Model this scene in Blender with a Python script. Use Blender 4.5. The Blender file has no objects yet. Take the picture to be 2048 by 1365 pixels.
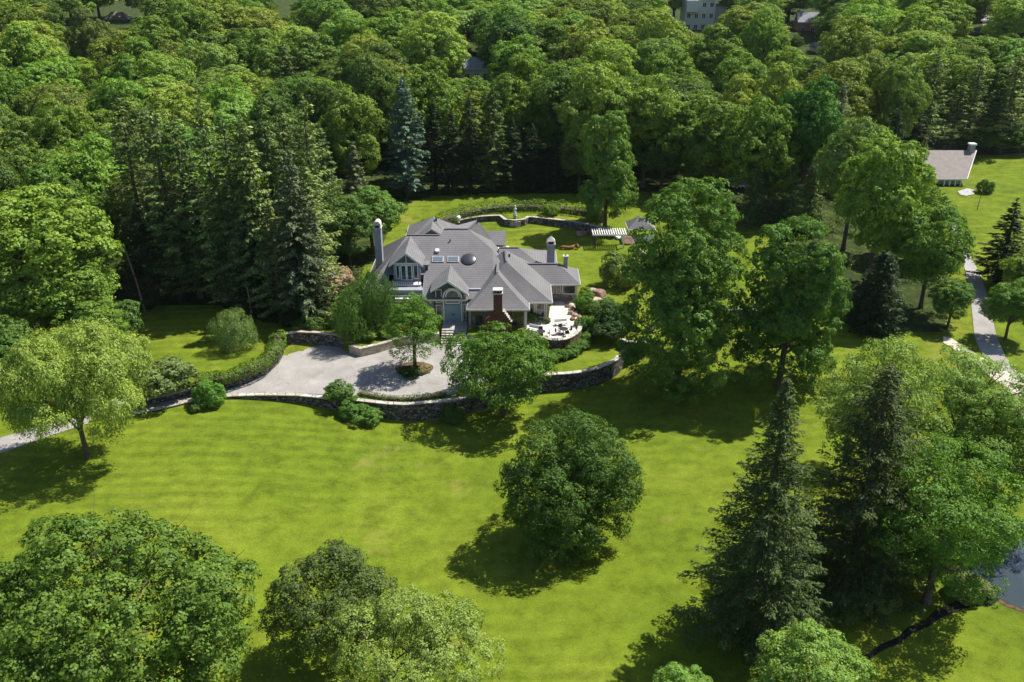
import bpy, bmesh, math, random
import numpy as np
from mathutils import Vector
from mathutils.geometry import delaunay_2d_cdt, intersect_point_tri_2d
PI = math.pi
C = bpy.context.scene.collection
sc = bpy.context.scene
R = np.random.RandomState(7)
random.seed(7)

# ------------------------------------------------------------------ survey
PITCH = math.radians(25); FOC = 1850.0; HC = 57.0
def ray(px, py):
    u = (px-1024)/FOC; v = (py-682.5)/FOC
    return (u, math.cos(PITCH)-v*math.sin(PITCH), -math.sin(PITCH)-v*math.cos(PITCH))
def W(px, py, z=0.0):
    d = ray(px, py); t = (z-HC)/d[2]
    return (d[0]*t, d[1]*t)
def proj(x, y, z):
    dz = z-HC; c = math.cos(PITCH); s = math.sin(PITCH)
    F = y*c-dz*s; D = -y*s-dz*c
    return (1024+FOC*x/F, 682.5+FOC*D/F)
def WL(pts, z): return [W(a, b, z) for a, b in pts]
def S(a, b, x):
    t = min(1, max(0, (x-a)/(b-a))); return t*t*(3-2*t)

# ------------------------------------------------------------------ tagging
def tag(o, label=None, cat=None, group=None, kind=None):
    if label: o['label'] = label
    if cat: o['category'] = cat
    if group: o['group'] = group
    if kind: o['kind'] = kind
    return o
def thing(name, label, cat, loc=(0, 0, 0), rotz=0, group=None, scale=(1, 1, 1)):
    o = bpy.data.objects.new(name, None); C.objects.link(o)
    o.empty_display_size = .5
    o.location = loc; o.rotation_euler = (0, 0, rotz); o.scale = scale; o['kind'] = 'thing'
    return tag(o, label, cat, group)
def link(name, me, parent=None, mat=None, loc=None):
    o = bpy.data.objects.new(name, me); C.objects.link(o)
    if parent is not None: o.parent = parent
    if mat is not None and len(me.materials) == 0: me.materials.append(mat)
    if loc: o.location = loc
    return o

# ------------------------------------------------------------------ materials
def newmat(name):
    m = bpy.data.materials.new(name); m.use_nodes = True
    nt = m.node_tree; nt.nodes.clear()
    return m, nt, nt.nodes, nt.links
def noise(n, l, vec, scale, detail=4, rough=.55):
    t = n.new('ShaderNodeTexNoise'); t.inputs['Scale'].default_value = scale
    t.inputs['Detail'].default_value = detail; t.inputs['Roughness'].default_value = rough
    if vec is not None: l.new(vec, t.inputs['Vector'])
    return t
def ramp(n, l, fac, stops):
    r = n.new('ShaderNodeValToRGB'); e = r.color_ramp.elements
    while len(e) < len(stops): e.new(.5)
    for el, (p, c) in zip(e, stops):
        el.position = p; el.color = (*c, 1) if len(c) == 3 else c
    l.new(fac, r.inputs['Fac']); return r
def mixc(n, l, a, b, fac, mode='MIX'):
    m = n.new('ShaderNodeMix'); m.data_type = 'RGBA'; m.blend_type = mode
    for i, v in ((6, a), (7, b)):
        if isinstance(v, tuple): m.inputs[i].default_value = (*v, 1)
        else: l.new(v, m.inputs[i])
    if isinstance(fac, float): m.inputs[0].default_value = fac
    else: l.new(fac, m.inputs[0])
    return m.outputs[2]
def finish(m, nt, n, l, col, rough=.8, spec=.3, bump=None, bstr=.3, bdist=.1, metal=0):
    p = n.new('ShaderNodeBsdfPrincipled'); o = n.new('ShaderNodeOutputMaterial')
    if isinstance(col, tuple): p.inputs['Base Color'].default_value = (*col, 1)
    else: l.new(col, p.inputs['Base Color'])
    p.inputs['Roughness'].default_value = rough
    p.inputs['Specular IOR Level'].default_value = spec
    p.inputs['Metallic'].default_value = metal
    if bump is not None:
        b = n.new('ShaderNodeBump'); b.inputs['Strength'].default_value = bstr
        b.inputs['Distance'].default_value = bdist
        l.new(bump, b.inputs['Height']); l.new(b.outputs[0], p.inputs['Normal'])
    l.new(p.outputs[0], o.inputs['Surface']); return m
def objvec(n, kind='Object'):
    t = n.new('ShaderNodeTexCoord'); return t.outputs[kind]
def simple(name, c, rough=.7, var=.15, scale=3, spec=.3, metal=0):
    m, nt, n, l = newmat(name)
    t = noise(n, l, objvec(n), scale)
    a = tuple(x*(1-var) for x in c); b = tuple(min(1, x*(1+var)) for x in c)
    r = ramp(n, l, t.outputs['Fac'], [(.3, a), (.7, b)])
    return finish(m, nt, n, l, r.outputs[0], rough, spec, metal=metal)
def mat_lawn():
    m, nt, n, l = newmat('lawn_grass')
    v = objvec(n)
    a = noise(n, l, v, .05, 5, .6); b = noise(n, l, v, .45, 6, .7); c = noise(n, l, v, 5.5, 5, .8)
    base = ramp(n, l, a.outputs['Fac'], [(.3, (.098, .144, .011)), (.5, (.126, .172, .013)), (.7, (.160, .194, .019))]).outputs[0]
    f = ramp(n, l, b.outputs['Fac'], [(.3, (.60,)*3), (.5, (.94,)*3), (.72, (1.25,)*3)]).outputs[0]
    base = mixc(n, l, base, f, 1.0, 'MULTIPLY')
    g = ramp(n, l, c.outputs['Fac'], [(.25, (.60,)*3), (.75, (1.38,)*3)]).outputs[0]
    base = mixc(n, l, base, g, 1.0, 'MULTIPLY')
    # mowing bands, gently wobbling
    sx = n.new('ShaderNodeMapping'); sx.inputs['Rotation'].default_value = (0, 0, math.radians(-4)); l.new(v, sx.inputs['Vector'])
    wv = n.new('ShaderNodeTexWave'); wv.bands_direction = 'Y'; wv.inputs['Scale'].default_value = .16
    wv.inputs['Distortion'].default_value = 3.6; wv.inputs['Detail'].default_value = 3; wv.inputs['Detail Scale'].default_value = .6
    l.new(sx.outputs[0], wv.inputs['Vector'])
    w2 = ramp(n, l, wv.outputs['Fac'], [(.2, (.90,)*3), (.8, (1.08,)*3)]).outputs[0]
    mk = noise(n, l, v, .03, 2)
    mkr = ramp(n, l, mk.outputs['Fac'], [(.42, (0,)*3), (.6, (1,)*3)]).outputs[0]
    base = mixc(n, l, base, mixc(n, l, base, w2, 1.0, 'MULTIPLY'), mkr)
    # dry straw patches
    d = noise(n, l, v, .11, 8, .72)
    dm = ramp(n, l, d.outputs['Fac'], [(.57, (0,)*3), (.72, (.65,)*3)]).outputs[0]
    base = mixc(n, l, base, (.26, .22, .06), dm)
    return finish(m, nt, n, l, base, 1, .08, c.outputs['Fac'], .5, .12)
def mat_forest():
    m, nt, n, l = newmat('forest_floor')
    v = objvec(n); a = noise(n, l, v, .6, 6, .7)
    r = ramp(n, l, a.outputs['Fac'], [(.3, (.020, .026, .008)), (.5, (.035, .05, .012)), (.62, (.06, .09, .015)), (.75, (.10, .09, .045))])
    return finish(m, nt, n, l, r.outputs[0], 1, .1, a.outputs['Fac'], .6, .3)
def mat_asphalt():
    m, nt, n, l = newmat('worn_asphalt')
    v = objvec(n); a = noise(n, l, v, .25, 6, .65); b = noise(n, l, v, 9, 3)
    base = ramp(n, l, a.outputs['Fac'], [(.3, (.235, .218, .200)), (.55, (.305, .288, .265)), (.75, (.37, .35, .32))]).outputs[0]
    base = mixc(n, l, base, ramp(n, l, b.outputs['Fac'], [(.3, (.86,)*3), (.7, (1.1,)*3)]).outputs[0], 1.0, 'MULTIPLY')
    vo = n.new('ShaderNodeTexVoronoi'); vo.feature = 'DISTANCE_TO_EDGE'; vo.inputs['Scale'].default_value = .16
    wn = noise(n, l, v, .8, 5, .7); ad = n.new('ShaderNodeVectorMath'); ad.operation = 'MULTIPLY_ADD'
    l.new(wn.outputs['Color'], ad.inputs[0]); ad.inputs[1].default_value = (2.2, 2.2, 2.2); l.new(v, ad.inputs[2])
    l.new(ad.outputs[0], vo.inputs['Vector'])
    cr = ramp(n, l, vo.outputs['Distance'], [(.0015, (.62,)*3), (.006, (1,)*3)]).outputs[0]
    base = mixc(n, l, base, cr, 1.0, 'MULTIPLY')
    return finish(m, nt, n, l, base, .9, .2, b.outputs['Fac'], .2, .02)
def mat_stone(name, cs, mortar, scale=2.2, mw=.06):
    m, nt, n, l = newmat(name)
    v = objvec(n)
    mp = n.new('ShaderNodeMapping'); mp.inputs['Scale'].default_value = (1, 1, 1.5); l.new(v, mp.inputs['Vector'])
    vo = n.new('ShaderNodeTexVoronoi'); vo.inputs['Scale'].default_value = scale; l.new(mp.outputs[0], vo.inputs['Vector'])
    ve = n.new('ShaderNodeTexVoronoi'); ve.feature = 'DISTANCE_TO_EDGE'; ve.inputs['Scale'].default_value = scale; l.new(mp.outputs[0], ve.inputs['Vector'])
    sp = n.new('ShaderNodeSeparateColor'); l.new(vo.outputs['Color'], sp.inputs[0])
    k = len(cs)-1
    col = ramp(n, l, sp.outputs[0], [(i/k, c) for i, c in enumerate(cs)]).outputs[0]
    f = ramp(n, l, ve.outputs['Distance'], [(mw*.5, (0,)*3), (mw*1.3, (1,)*3)]).outputs[0]
    col = mixc(n, l, mortar, col, f)
    nn = noise(n, l, v, 8)
    col = mixc(n, l, col, ramp(n, l, nn.outputs['Fac'], [(.3, (.75,)*3), (.7, (1.2,)*3)]).outputs[0], 1.0, 'MULTIPLY')
    return finish(m, nt, n, l, col, .9, .2, f, .8, .08)
def mat_shingle():
    m, nt, n, l = newmat('grey_shingles')
    v = objvec(n)
    a = noise(n, l, v, .35, 5, .6); b = noise(n, l, v, 7, 3, .7)
    base = ramp(n, l, a.outputs['Fac'], [(.3, (.134, .129, .131)), (.7, (.176, .169, .170))]).outputs[0]
    base = mixc(n, l, base, ramp(n, l, b.outputs['Fac'], [(.3, (.82,)*3), (.7, (1.15,)*3)]).outputs[0], 1.0, 'MULTIPLY')
    wv = n.new('ShaderNodeTexWave'); wv.bands_direction = 'Z'; wv.inputs['Scale'].default_value = 1.6
    wv.inputs['Distortion'].default_value = .4; l.new(v, wv.inputs['Vector'])
    base = mixc(n, l, base, ramp(n, l, wv.outputs['Fac'], [(.05, (.80,)*3), (.3, (1.04,)*3)]).outputs[0], 1.0, 'MULTIPLY')
    return finish(m, nt, n, l, base, .85, .3, wv.outputs['Fac'], .25, .03)
def mat_leaf(name, trans=.35, vlo=.65, vhi=1.22):
    m, nt, n, l = newmat(name)
    oi = n.new('ShaderNodeObjectInfo'); ge = n.new('ShaderNodeNewGeometry')
    rp = ramp(n, l, ge.outputs['Random Per Island'], [(0, (vlo,)*3), (.8, (1.0,)*3), (1, (vhi*.94, vhi, vhi*.85))]).outputs[0]
    col = mixc(n, l, oi.outputs['Color'], rp, 1.0, 'MULTIPLY')
    ns = noise(n, l, objvec(n), .45, 3)
    tint = ramp(n, l, ns.outputs['Fac'], [(.35, (.76, .83, .7)), (.5, (1, 1, 1)), (.68, (1.2, 1.16, 1.0))]).outputs[0]
    col = mixc(n, l, col, tint, 1.0, 'MULTIPLY')
    d = n.new('ShaderNodeBsdfDiffuse'); t = n.new('ShaderNodeBsdfTranslucent'); g = n.new('ShaderNodeBsdfGlossy')
    g.inputs['Roughness'].default_value = .55; g.inputs['Color'].default_value = (.6, .65, .6, 1)
    l.new(col, d.inputs['Color'])
    tc = mixc(n, l, col, (1.15, 1.1, .45), 1.0, 'MULTIPLY'); l.new(tc, t.inputs['Color'])
    m1 = n.new('ShaderNodeMixShader'); m1.inputs[0].default_value = trans
    l.new(d.outputs[0], m1.inputs[1]); l.new(t.outputs[0], m1.inputs[2])
    m2 = n.new('ShaderNodeMixShader'); m2.inputs[0].default_value = .02
    l.new(m1.outputs[0], m2.inputs[1]); l.new(g.outputs[0], m2.inputs[2])
    o = n.new('ShaderNodeOutputMaterial'); l.new(m2.outputs[0], o.inputs['Surface'])
    return m
def mat_water():
    m, nt, n, l = newmat('pond_water')
    t = noise(n, l, objvec(n), 1.2, 3)
    return finish(m, nt, n, l, (.045, .062, .075), .05, .8, t.outputs['Fac'], .04, .05)
M = dict(
    lawn=mat_lawn(), forest=mat_forest(), asphalt=mat_asphalt(), shingle=mat_shingle(), water=mat_water(),
    drystone=mat_stone('dark_fieldstone', [(.05, .048, .045), (.11, .10, .095), (.18, .165, .15), (.29, .27, .24)], (.03, .03, .028), 2.3, .07),
    brownstone=mat_stone('brown_stone', [(.11, .06, .04), (.20, .12, .08), (.28, .19, .13)], (.09, .06, .05), 2.6, .05),
    facestone=mat_stone('facade_fieldstone', [(.12, .11, .10), (.24, .22, .19), (.40, .36, .31)], (.30, .28, .25), 2.4, .05),
    flag=mat_stone('patio_flagstone', [(.56, .50, .42), (.64, .58, .50), (.70, .65, .57)], (.48, .43, .37), .8, .02),
    coping=mat_stone('coping_stone', [(.36, .32, .26), (.44, .40, .34), (.52, .48, .41)], (.22, .20, .17), .9, .035),
    kerbstone=simple('kerb_stone', (.40, .33, .25), .85, .3, 2),
    white=simple('white_paint', (.72, .72, .70), .5, .05), cream=simple('cream_trim', (.62, .60, .55), .6, .06),
    siding=simple('grey_siding', (.26, .27, .30), .7, .08, 1), darksiding=simple('olive_panel', (.10, .10, .075), .7, .2),
    teal=simple('pale_blue_paint', (.22, .31, .36), .5, .06), brick=mat_stone('dark_red_brick', [(.11, .045, .032), (.15, .062, .045), (.19, .085, .06)], (.11, .08, .07), 5, .04),
    stucco=simple('slate_grey_stucco', (.27, .28, .31), .9, .1, 2), bark=simple('bark', (.10, .08, .06), .95, .4, 3, .1), palebark=simple('pale_bark', (.26, .21, .16), .95, .3, 3, .1),
    dark=simple('black_metal', (.025, .025, .028), .5, .1), rust=simple('rusty_wood', (.22, .09, .04), .8, .4, 4), boulder=simple('boulder_stone', (.26, .165, .12), .9, .45, 1.4),
    greystone=simple('grey_stone', (.34, .33, .31), .9, .35, 2), brownroof=simple('brown_shingles', (.235, .205, .185), .9, .12, 1), tan=simple('tan_siding', (.42, .37, .30), .8, .08, .5),
    redbrick=simple('pale_red_brick', (.42, .24, .17), .85, .15, 2), yellow=simple('yellow_siding', (.45, .36, .14), .8, .08, .5), mulch=simple('bark_mulch', (.10, .065, .04), 1, .4, 3, .1),
    gravel=simple('pale_gravel', (.50, .43, .33), 1, .25, 3, .1), pink=None, sand=simple('sandy_gravel', (.48, .43, .34), 1, .25, 2, .1),
    canvas=simple('white_canvas', (.68, .67, .63), .8, .05), cap=simple('weathered_white', (.44, .42, .38), .8, .2, 2), mud=simple('wet_dark_mud', (.016, .017, .011), .8, .4, 2, .1),
)
def mat_glass():
    m, nt, n, l = newmat('window_glass')
    t = noise(n, l, objvec(n), 1.5, 3)
    r = ramp(n, l, t.outputs['Fac'], [(.35, (.015, .02, .022)), (.6, (.05, .065, .07)), (.75, (.14, .14, .12))])
    return finish(m, nt, n, l, r.outputs[0], .08, .7)
M['glass'] = mat_glass()
m_, nt_, n_, l_ = newmat('skylight_glass'); M['skyglass'] = finish(m_, nt_, n_, l_, (.12, .15, .19), .2, .6)
m_, nt_, n_, l_ = newmat('smoked_dome'); M['smoke'] = finish(m_, nt_, n_, l_, (.035, .036, .042), .35, .5)
M['leaf'] = mat_leaf('broad_leaves', .32); M['needle'] = mat_leaf('needles', .15, .55, 1.4)

# ------------------------------------------------------------------ mesh helpers
class MB:
    def __init__(s): s.v = []; s.f = []
    def add(s, vs, fs):
        o = len(s.v); s.v += [tuple(p) for p in vs]; s.f += [tuple(i+o for i in f) for f in fs]; return s
    def box(s, x0, x1, y0, y1, z0, z1):
        return s.add([(x0, y0, z0), (x1, y0, z0), (x1, y1, z0), (x0, y1, z0), (x0, y0, z1), (x1, y0, z1), (x1, y1, z1), (x0, y1, z1)],
                     [(0, 3, 2, 1), (4, 5, 6, 7), (0, 1, 5, 4), (1, 2, 6, 5), (2, 3, 7, 6), (3, 0, 4, 7)])
    def bar(s, a, b, w, h=None):       # straight bar with rectangular section
        h = h or w; a = Vector(a); b = Vector(b); d = (b-a).normalized()
        up = Vector((0, 0, 1)) if abs(d.z) < .95 else Vector((1, 0, 0))
        sd = d.cross(up).normalized()*w/2; u = sd.cross(d).normalized()*h/2
        vs = [a-sd-u, a+sd-u, a+sd+u, a-sd+u, b-sd-u, b+sd-u, b+sd+u, b-sd+u]
        return s.add(vs, [(0, 3, 2, 1), (4, 5, 6, 7), (0, 1, 5, 4), (1, 2, 6, 5), (2, 3, 7, 6), (3, 0, 4, 7)])
    def tube(s, pts, rad, k=6):
        pts = [Vector(p) for p in pts]; rings = []; o = len(s.v)
        for i, p in enumerate(pts):
            d = (pts[min(i+1, len(pts)-1)]-pts[max(i-1, 0)]).normalized()
            up = Vector((0, 0, 1)) if abs(d.z) < .9 else Vector((1, 0, 0))
            a = d.cross(up).normalized(); b = d.cross(a)
            for j in range(k):
                t = 2*PI*j/k; q = p+(a*math.cos(t)+b*math.sin(t))*rad[i]; s.v.append(tuple(q))
        for i in range(len(pts)-1):
            for j in range(k):
                s.f.append((o+i*k+j, o+i*k+(j+1) % k, o+(i+1)*k+(j+1) % k, o+(i+1)*k+j))
        s.f.append(tuple(o+j for j in range(k))[::-1]); s.f.append(tuple(o+(len(pts)-1)*k+j for j in range(k)))
        return s
    def lathe(s, prof, cx=0, cy=0, k=14):
        o = len(s.v)
        for r, z in prof:
            for j in range(k): t = 2*PI*j/k; s.v.append((cx+r*math.cos(t), cy+r*math.sin(t), z))
        for i in range(len(prof)-1):
            for j in range(k): s.f.append((o+i*k+j, o+i*k+(j+1) % k, o+(i+1)*k+(j+1) % k, o+(i+1)*k+j))
        s.f.append(tuple(o+j for j in range(k))[::-1]); s.f.append(tuple(o+(len(prof)-1)*k+j for j in range(k)))
        return s
    def mesh(s, name, mat=None):
        me = bpy.data.meshes.new(name); me.from_pydata(s.v, [], s.f); me.update()
        if mat: me.materials.append(mat)
        return me
    def build(s, name, mat, parent=None, smooth=False):
        me = s.mesh(name, mat)
        if smooth: me.polygons.foreach_set('use_smooth', [True]*len(me.polygons))
        return link(name, me, parent)
def quads_mesh(name, V, mat):
    """V: (N,4,3) array of leaf quads"""
    V = np.asarray(V, dtype=np.float32); N = len(V)
    me = bpy.data.meshes.new(name)
    me.vertices.add(N*4); me.vertices.foreach_set('co', V.reshape(-1))
    me.loops.add(N*4); me.loops.foreach_set('vertex_index', np.arange(N*4, dtype=np.int32))
    me.polygons.add(N); me.polygons.foreach_set('loop_start', np.arange(0, N*4, 4, dtype=np.int32))
    me.update(calc_edges=True); me.materials.append(mat); return me
def unit(a): return a/np.maximum(1e-6, np.linalg.norm(a, axis=-1, keepdims=True))
def leaf_quads(P, Nn, L, asp=.62, T=None, rng=R):
    N = len(P); Nn = unit(Nn)
    if T is None: T = rng.normal(size=(N, 3))
    T = unit(T-np.sum(T*Nn, 1, keepdims=True)*Nn); B = np.cross(Nn, T)
    L = (np.ones(N)*L*rng.uniform(.7, 1.3, N))[:, None]/2; w = L*asp
    fold = Nn*L*.18
    return np.stack([P-T*L, P+B*w+fold, P+T*L, P-B*w+fold], 1)

# ------------------------------------------------------------------ terrain
FRONT = WL([(215, 843), (245, 834), (330, 817), (395, 802), (450, 795), (520, 792), (600, 793), (650, 798), (715, 803), (760, 808), (805, 811), (850, 808), (900, 803),
            (945, 793), (995, 778), (1045, 763), (1095, 752), (1150, 748), (1195, 739), (1232, 721), (1249, 703), (1250, 690), (1243, 676)], 2.2)
R2L = WL([(200, 822), (245, 805), (320, 787), (385, 772), (440, 763), (485, 751), (530, 732), (553, 711), (564, 690), (569, 676), (600, 672), (640, 674), (675, 678),
          (700, 690), (722, 697), (760, 688), (800, 676), (850, 668), (878, 667), (879, 655), (932, 655), (934, 674), (975, 680), (1030, 688)], 3.4)
PAT = WL([(1075, 676), (1085.5, 683), (1105, 687.5), (1129, 686), (1145, 679), (1156, 670), (1161, 659), (1162, 645)], 3.4)
R2R = WL([(1180, 655), (1215, 668), (1255, 685), (1297, 687), (1350, 668), (1400, 643), (1465, 621), (1530, 623), (1600, 606), (1662, 585), (1722, 608), (1760, 615)], 3.4)
R2LINE = R2L+PAT+R2R
R3LINE = WL([(876, 455), (905, 446), (940, 438), (975, 434), (1000, 433.5), (1010, 441), (1030, 443), (1048, 441), (1056, 436), (1100, 440), (1150, 446), (1195, 455), (1230, 463)], 3.4+1.5)
R2P = R2LINE+[(90, 160), (200, 500), (-200, 500), (-90, 120)]
xl, yl = FRONT[-1]
R1P = FRONT+[(30, 123), (10, 150), (-40, 150), (-70, 100), (-62, 97.5)]
R3P = R3LINE+[(R3LINE[-1][0], 185), (R3LINE[0][0], 185)]
def pip(x, y, poly):
    c = False; j = len(poly)-1
    for i in range(len(poly)):
        xi, yi = poly[i]; xj, yj = poly[j]
        if (yi > y) != (yj > y) and x < (xj-xi)*(y-yi)/(yj-yi)+xi: c = not c
        j = i
    return c
def zb(x, y): return 3.4+1.6*S(155, 180, y)+5*S(210, 480, y)+3*S(90, 170, abs(x))*S(120, 200, y)
def Lz(x, y):
    L = 2.2*S(8, 40, -x)+1.9*S(98, 111, y)*S(14, 19, x)
    a, b = (125, 165) if x > 0 else (100, 135)
    k = S(a, b, y)
    pond = -1.2*S(1.0, 0., ((x-52)**2/16**2+(y-66)**2/13**2)**.5-.35) if x > 20 and y < 95 else 0
    return L*(1-k)+zb(x, y)*k + pond*0
def gz(x, y):
    if pip(x, y, R3P):
        k = min(1, max(0, (x-R3LINE[0][0])/4), max(0, (R3LINE[-1][0]-x)/5), max(0, (184-y)/4))
        return zb(x, y)+(5.0-zb(x, y))*k if zb(x, y) < 5.0 else zb(x, y)
    if pip(x, y, R2P):
        z = zb(x, y)
        k = 1-max(S(42, 58, x)*(1-S(140, 170, y)), S(-40, -58, -(-x)) if False else S(44, 60, -x)*(1-S(110, 125, y)))
        return Lz(x, y)+(z-Lz(x, y))*k
    if pip(x, y, R1P): return max(2.2, Lz(x, y)) if x > -40 else Lz(x, y)+(2.2-Lz(x, y))
    return Lz(x, y)
def offset(line, d):
    out = []
    for i, p in enumerate(line):
        a = Vector(line[max(i-1, 0)]); b = Vector(line[min(i+1, len(line)-1)])
        t = (b-a).normalized(); out.append((p[0]-t.y*d, p[1]+t.x*d))
    return out
def dense(line, step=1.2, smooth=True):
    pts = [Vector(p) for p in line]; out = []
    for i in range(len(pts)-1):
        p0 = pts[max(i-1, 0)]; p1 = pts[i]; p2 = pts[i+1]; p3 = pts[min(i+2, len(pts)-1)]
        k = max(1, int((p2-p1).length/step))
        for j in range(k):
            t = j/k
            q = .5*((2*p1)+(-p0+p2)*t+(2*p0-5*p1+4*p2-p3)*t*t+(-p0+3*p1-3*p2+p3)*t**3) if smooth else p1.lerp(p2, t)
            out.append((q.x, q.y))
    out.append(tuple(pts[-1])); return out
FRONT = dense(FRONT); R3LINE = dense(R3LINE); PATd = dense(PAT, .8); R2Ld = dense(R2L, 1.2, False); R2Rd = dense(R2R)
R2P = R2Ld+PATd+R2Rd+[(90, 160), (200, 500), (-200, 500), (-90, 120)]
R1P = FRONT+[(30, 123), (10, 150), (-40, 150), (-70, 100), (-62, 97.5)]
R3P = R3LINE+[(R3LINE[-1][0], 185), (R3LINE[0][0], 185)]

# forest outline and clearings (map of the estate, taken off the ground plane)
FOREST = [WL([(-1500, 655), (0, 655), (90, 650), (215, 655), (260, 628), (330, 612), (430, 610), (520, 640), (565, 655), (655, 655), (700, 600), (770, 470), (800, 425), (870, 408), (1000, 403), (1180, 402), (1290, 398),
              (1380, 400), (1480, 440), (1560, 480), (1640, 520), (1700, 560), (1730, 610), (1800, 650), (1900, 640), (1905, 560), (1880, 480), (1880, 400), (1860, 340), (1900, 325), (2048, 330), (3200, 330)], 3.4)+[(900, 1500), (-900, 1500)]]
CLEAR = [WL([(135, 95), (135, 118), (175, 112), (180, 88)], 6), WL([(195, 10), (210, 26), (320, 34), (330, 6), (260, -10)], 7),
         WL([(1940, 0), (1950, 55), (1990, 75), (2010, 40), (2000, -20)], 7)]
def is_forest(x, y):
    if not any(pip(x, y, f) for f in FOREST): return False
    return not any(pip(x, y, c) for c in CLEAR)

def axis(lo, hi, step, far, grow=1.18):
    a = list(np.arange(lo, hi+1e-6, step)); s = step; v = a[-1]
    while v < far: s *= grow; v += s; a.append(v)
    s = step; v = a[0]
    while v > -far: s *= grow; v -= s; a.insert(0, v)
    return a
def make_ground():
    xs = axis(-66, 100, 1.6, 1600); ys = [y for y in axis(38, 196, 1.6, 1600) if y > -400]
    pts = []; zs = []
    walls = []
    for ln, in ((FRONT,), (R2Ld,), (PATd,), (R2Rd,), (R3LINE,)):
        walls.append(offset(ln, .14)); walls.append(offset(ln, -.14))
    edges = []
    cons = []
    for w in walls:
        o = len(pts); pts += w; edges += [(o+i, o+i+1) for i in range(len(w)-1)]
        cons += w
    carr = np.array(cons)
    for x in xs:
        for y in ys:
            if -70 < x < 100 and 90 < y < 190:
                if np.min((carr[:, 0]-x)**2+(carr[:, 1]-y)**2) < .30: continue
            pts.append((x, y))
    r = delaunay_2d_cdt([Vector(p) for p in pts], edges, [], 0, 1e-5)
    V, F = r[0], r[2]
    me = bpy.data.meshes.new('ground')
    me.from_pydata([(v.x, v.y, gz(v.x, v.y)) for v in V], [], [tuple(f) for f in F])
    me.materials.append(M['lawn']); me.materials.append(M['forest'])
    mi = []
    for p in me.polygons:
        c = p.center; mi.append(1 if is_forest(c.x, c.y) else 0)
    me.polygons.foreach_set('material_index', mi)
    me.polygons.foreach_set('use_smooth', [True]*len(mi))
    me.update()
    o = link('ground', me); tag(o, kind='structure'); return o
make_ground()

def sheet(name, poly, mat, dz=.05, step=1.5, kind='structure', z=None, zf=None):
    """a flat covering that follows the ground inside a polygon"""
    poly = [p for i, p in enumerate(poly) if (Vector(p)-Vector(poly[i-1])).length > .05]
    n = len(poly); pts = list(poly); edges = [(i, (i+1) % n) for i in range(n)]
    x0 = min(p[0] for p in poly); x1 = max(p[0] for p in poly); y0 = min(p[1] for p in poly); y1 = max(p[1] for p in poly)
    for x in np.arange(x0, x1, step):
        for y in np.arange(y0, y1, step):
            if pip(x, y, poly): pts.append((x, y))
    r = delaunay_2d_cdt([Vector(p) for p in pts], edges, [], 1, 1e-5)
    f = zf or ((lambda a, b: z) if z is not None else (lambda a, b: gz(a, b)+dz))
    me = bpy.data.meshes.new(name); me.from_pydata([(v.x, v.y, f(v.x, v.y)) for v in r[0]], [], [tuple(q) for q in r[2]])
    me.materials.append(mat); o = link(name, me)
    me.polygons.foreach_set('use_smooth', [True]*len(me.polygons))
    return tag(o, kind=kind) if kind else o

court = WL([(-60, 893), (0, 877), (60, 859), (120, 845), (180, 829), (235, 817), (250, 812), (300, 799), (395, 780), (440, 770), (490, 757), (530, 740), (557, 717), (569, 695), (590, 686), (640, 684), (685, 688), (700, 699), (722, 705),
            (760, 697), (800, 685), (850, 678), (882, 692), (930, 694), (936, 715), (960, 735), (985, 757), (940, 778), (905, 790), (860, 797), (810, 799), (760, 796), (720, 790), (700, 794), (650, 791), (600, 787), (520, 786),
            (450, 790), (395, 797), (330, 812), (245, 830), (215, 837), (160, 853), (100, 873), (0, 908), (-60, 930)], 2.2)
sheet('driveway', court, M['asphalt'], z=2.26)
sheet('drive_lane', WL([(1895, 470), (1912, 505), (1930, 560), (1942, 620), (1948, 680), (1980, 750), (2060, 830), (2130, 860), (2130, 820), (2070, 770), (2010, 720), (1990, 670), (1978, 610), (1958, 560), (1935, 525), (1920, 500), (1915, 470)], 1.6), M['asphalt'], .06)
sheet('gravel_path', WL([(1885, 680), (1900, 684), (1960, 722), (2050, 768), (2100, 790), (2100, 812), (2040, 790), (1960, 745), (1900, 702), (1885, 694)], 1.4), M['sand'], .10)
sheet('far_path', WL([(1952, 44), (1962, 70), (1988, 84), (1996, 76), (1980, 60), (1960, 42)], 8.5), M['asphalt'], .15, 3)
sheet('far_gravel', WL([(1740, 212), (1750, 200), (1785, 195), (1830, 208), (1800, 220)], 5.5), M['sand'], .15, 3)

# pond and ditch
pond = []
pc = W(2085, 1150, 0)
for i in range(40):
    t = 2*PI*i/40; pond.append((pc[0]+7.6*math.cos(t)*(1+.12*math.sin(3*t)), pc[1]+6.0*math.sin(t)*(1+.1*math.cos(2*t))))
bank = [(pc[0]+(x-pc[0])*1.07+.25*math.sin(i*1.7), pc[1]+(y-pc[1])*1.08+.22*math.sin(i*2.3)) for i, (x, y) in enumerate(pond)]
sheet('pond_bank', bank, M['mulch'], .035, 3)
sheet('pond_water', pond, M['water'], .06, 3)
sheet('ditch_water', WL([(1728, 1312), (1760, 1290), (1792, 1277), (1815, 1256), (1850, 1240), (1872, 1220), (1905, 1207), (1930, 1190), (1965, 1180), (2010, 1190), (1985, 1212), (1945, 1214), (1918, 1222), (1880, 1238), (1858, 1254), (1825, 1268), (1800, 1288), (1768, 1300), (1738, 1320)], 0), M['mud'], .05, 2)

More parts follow.
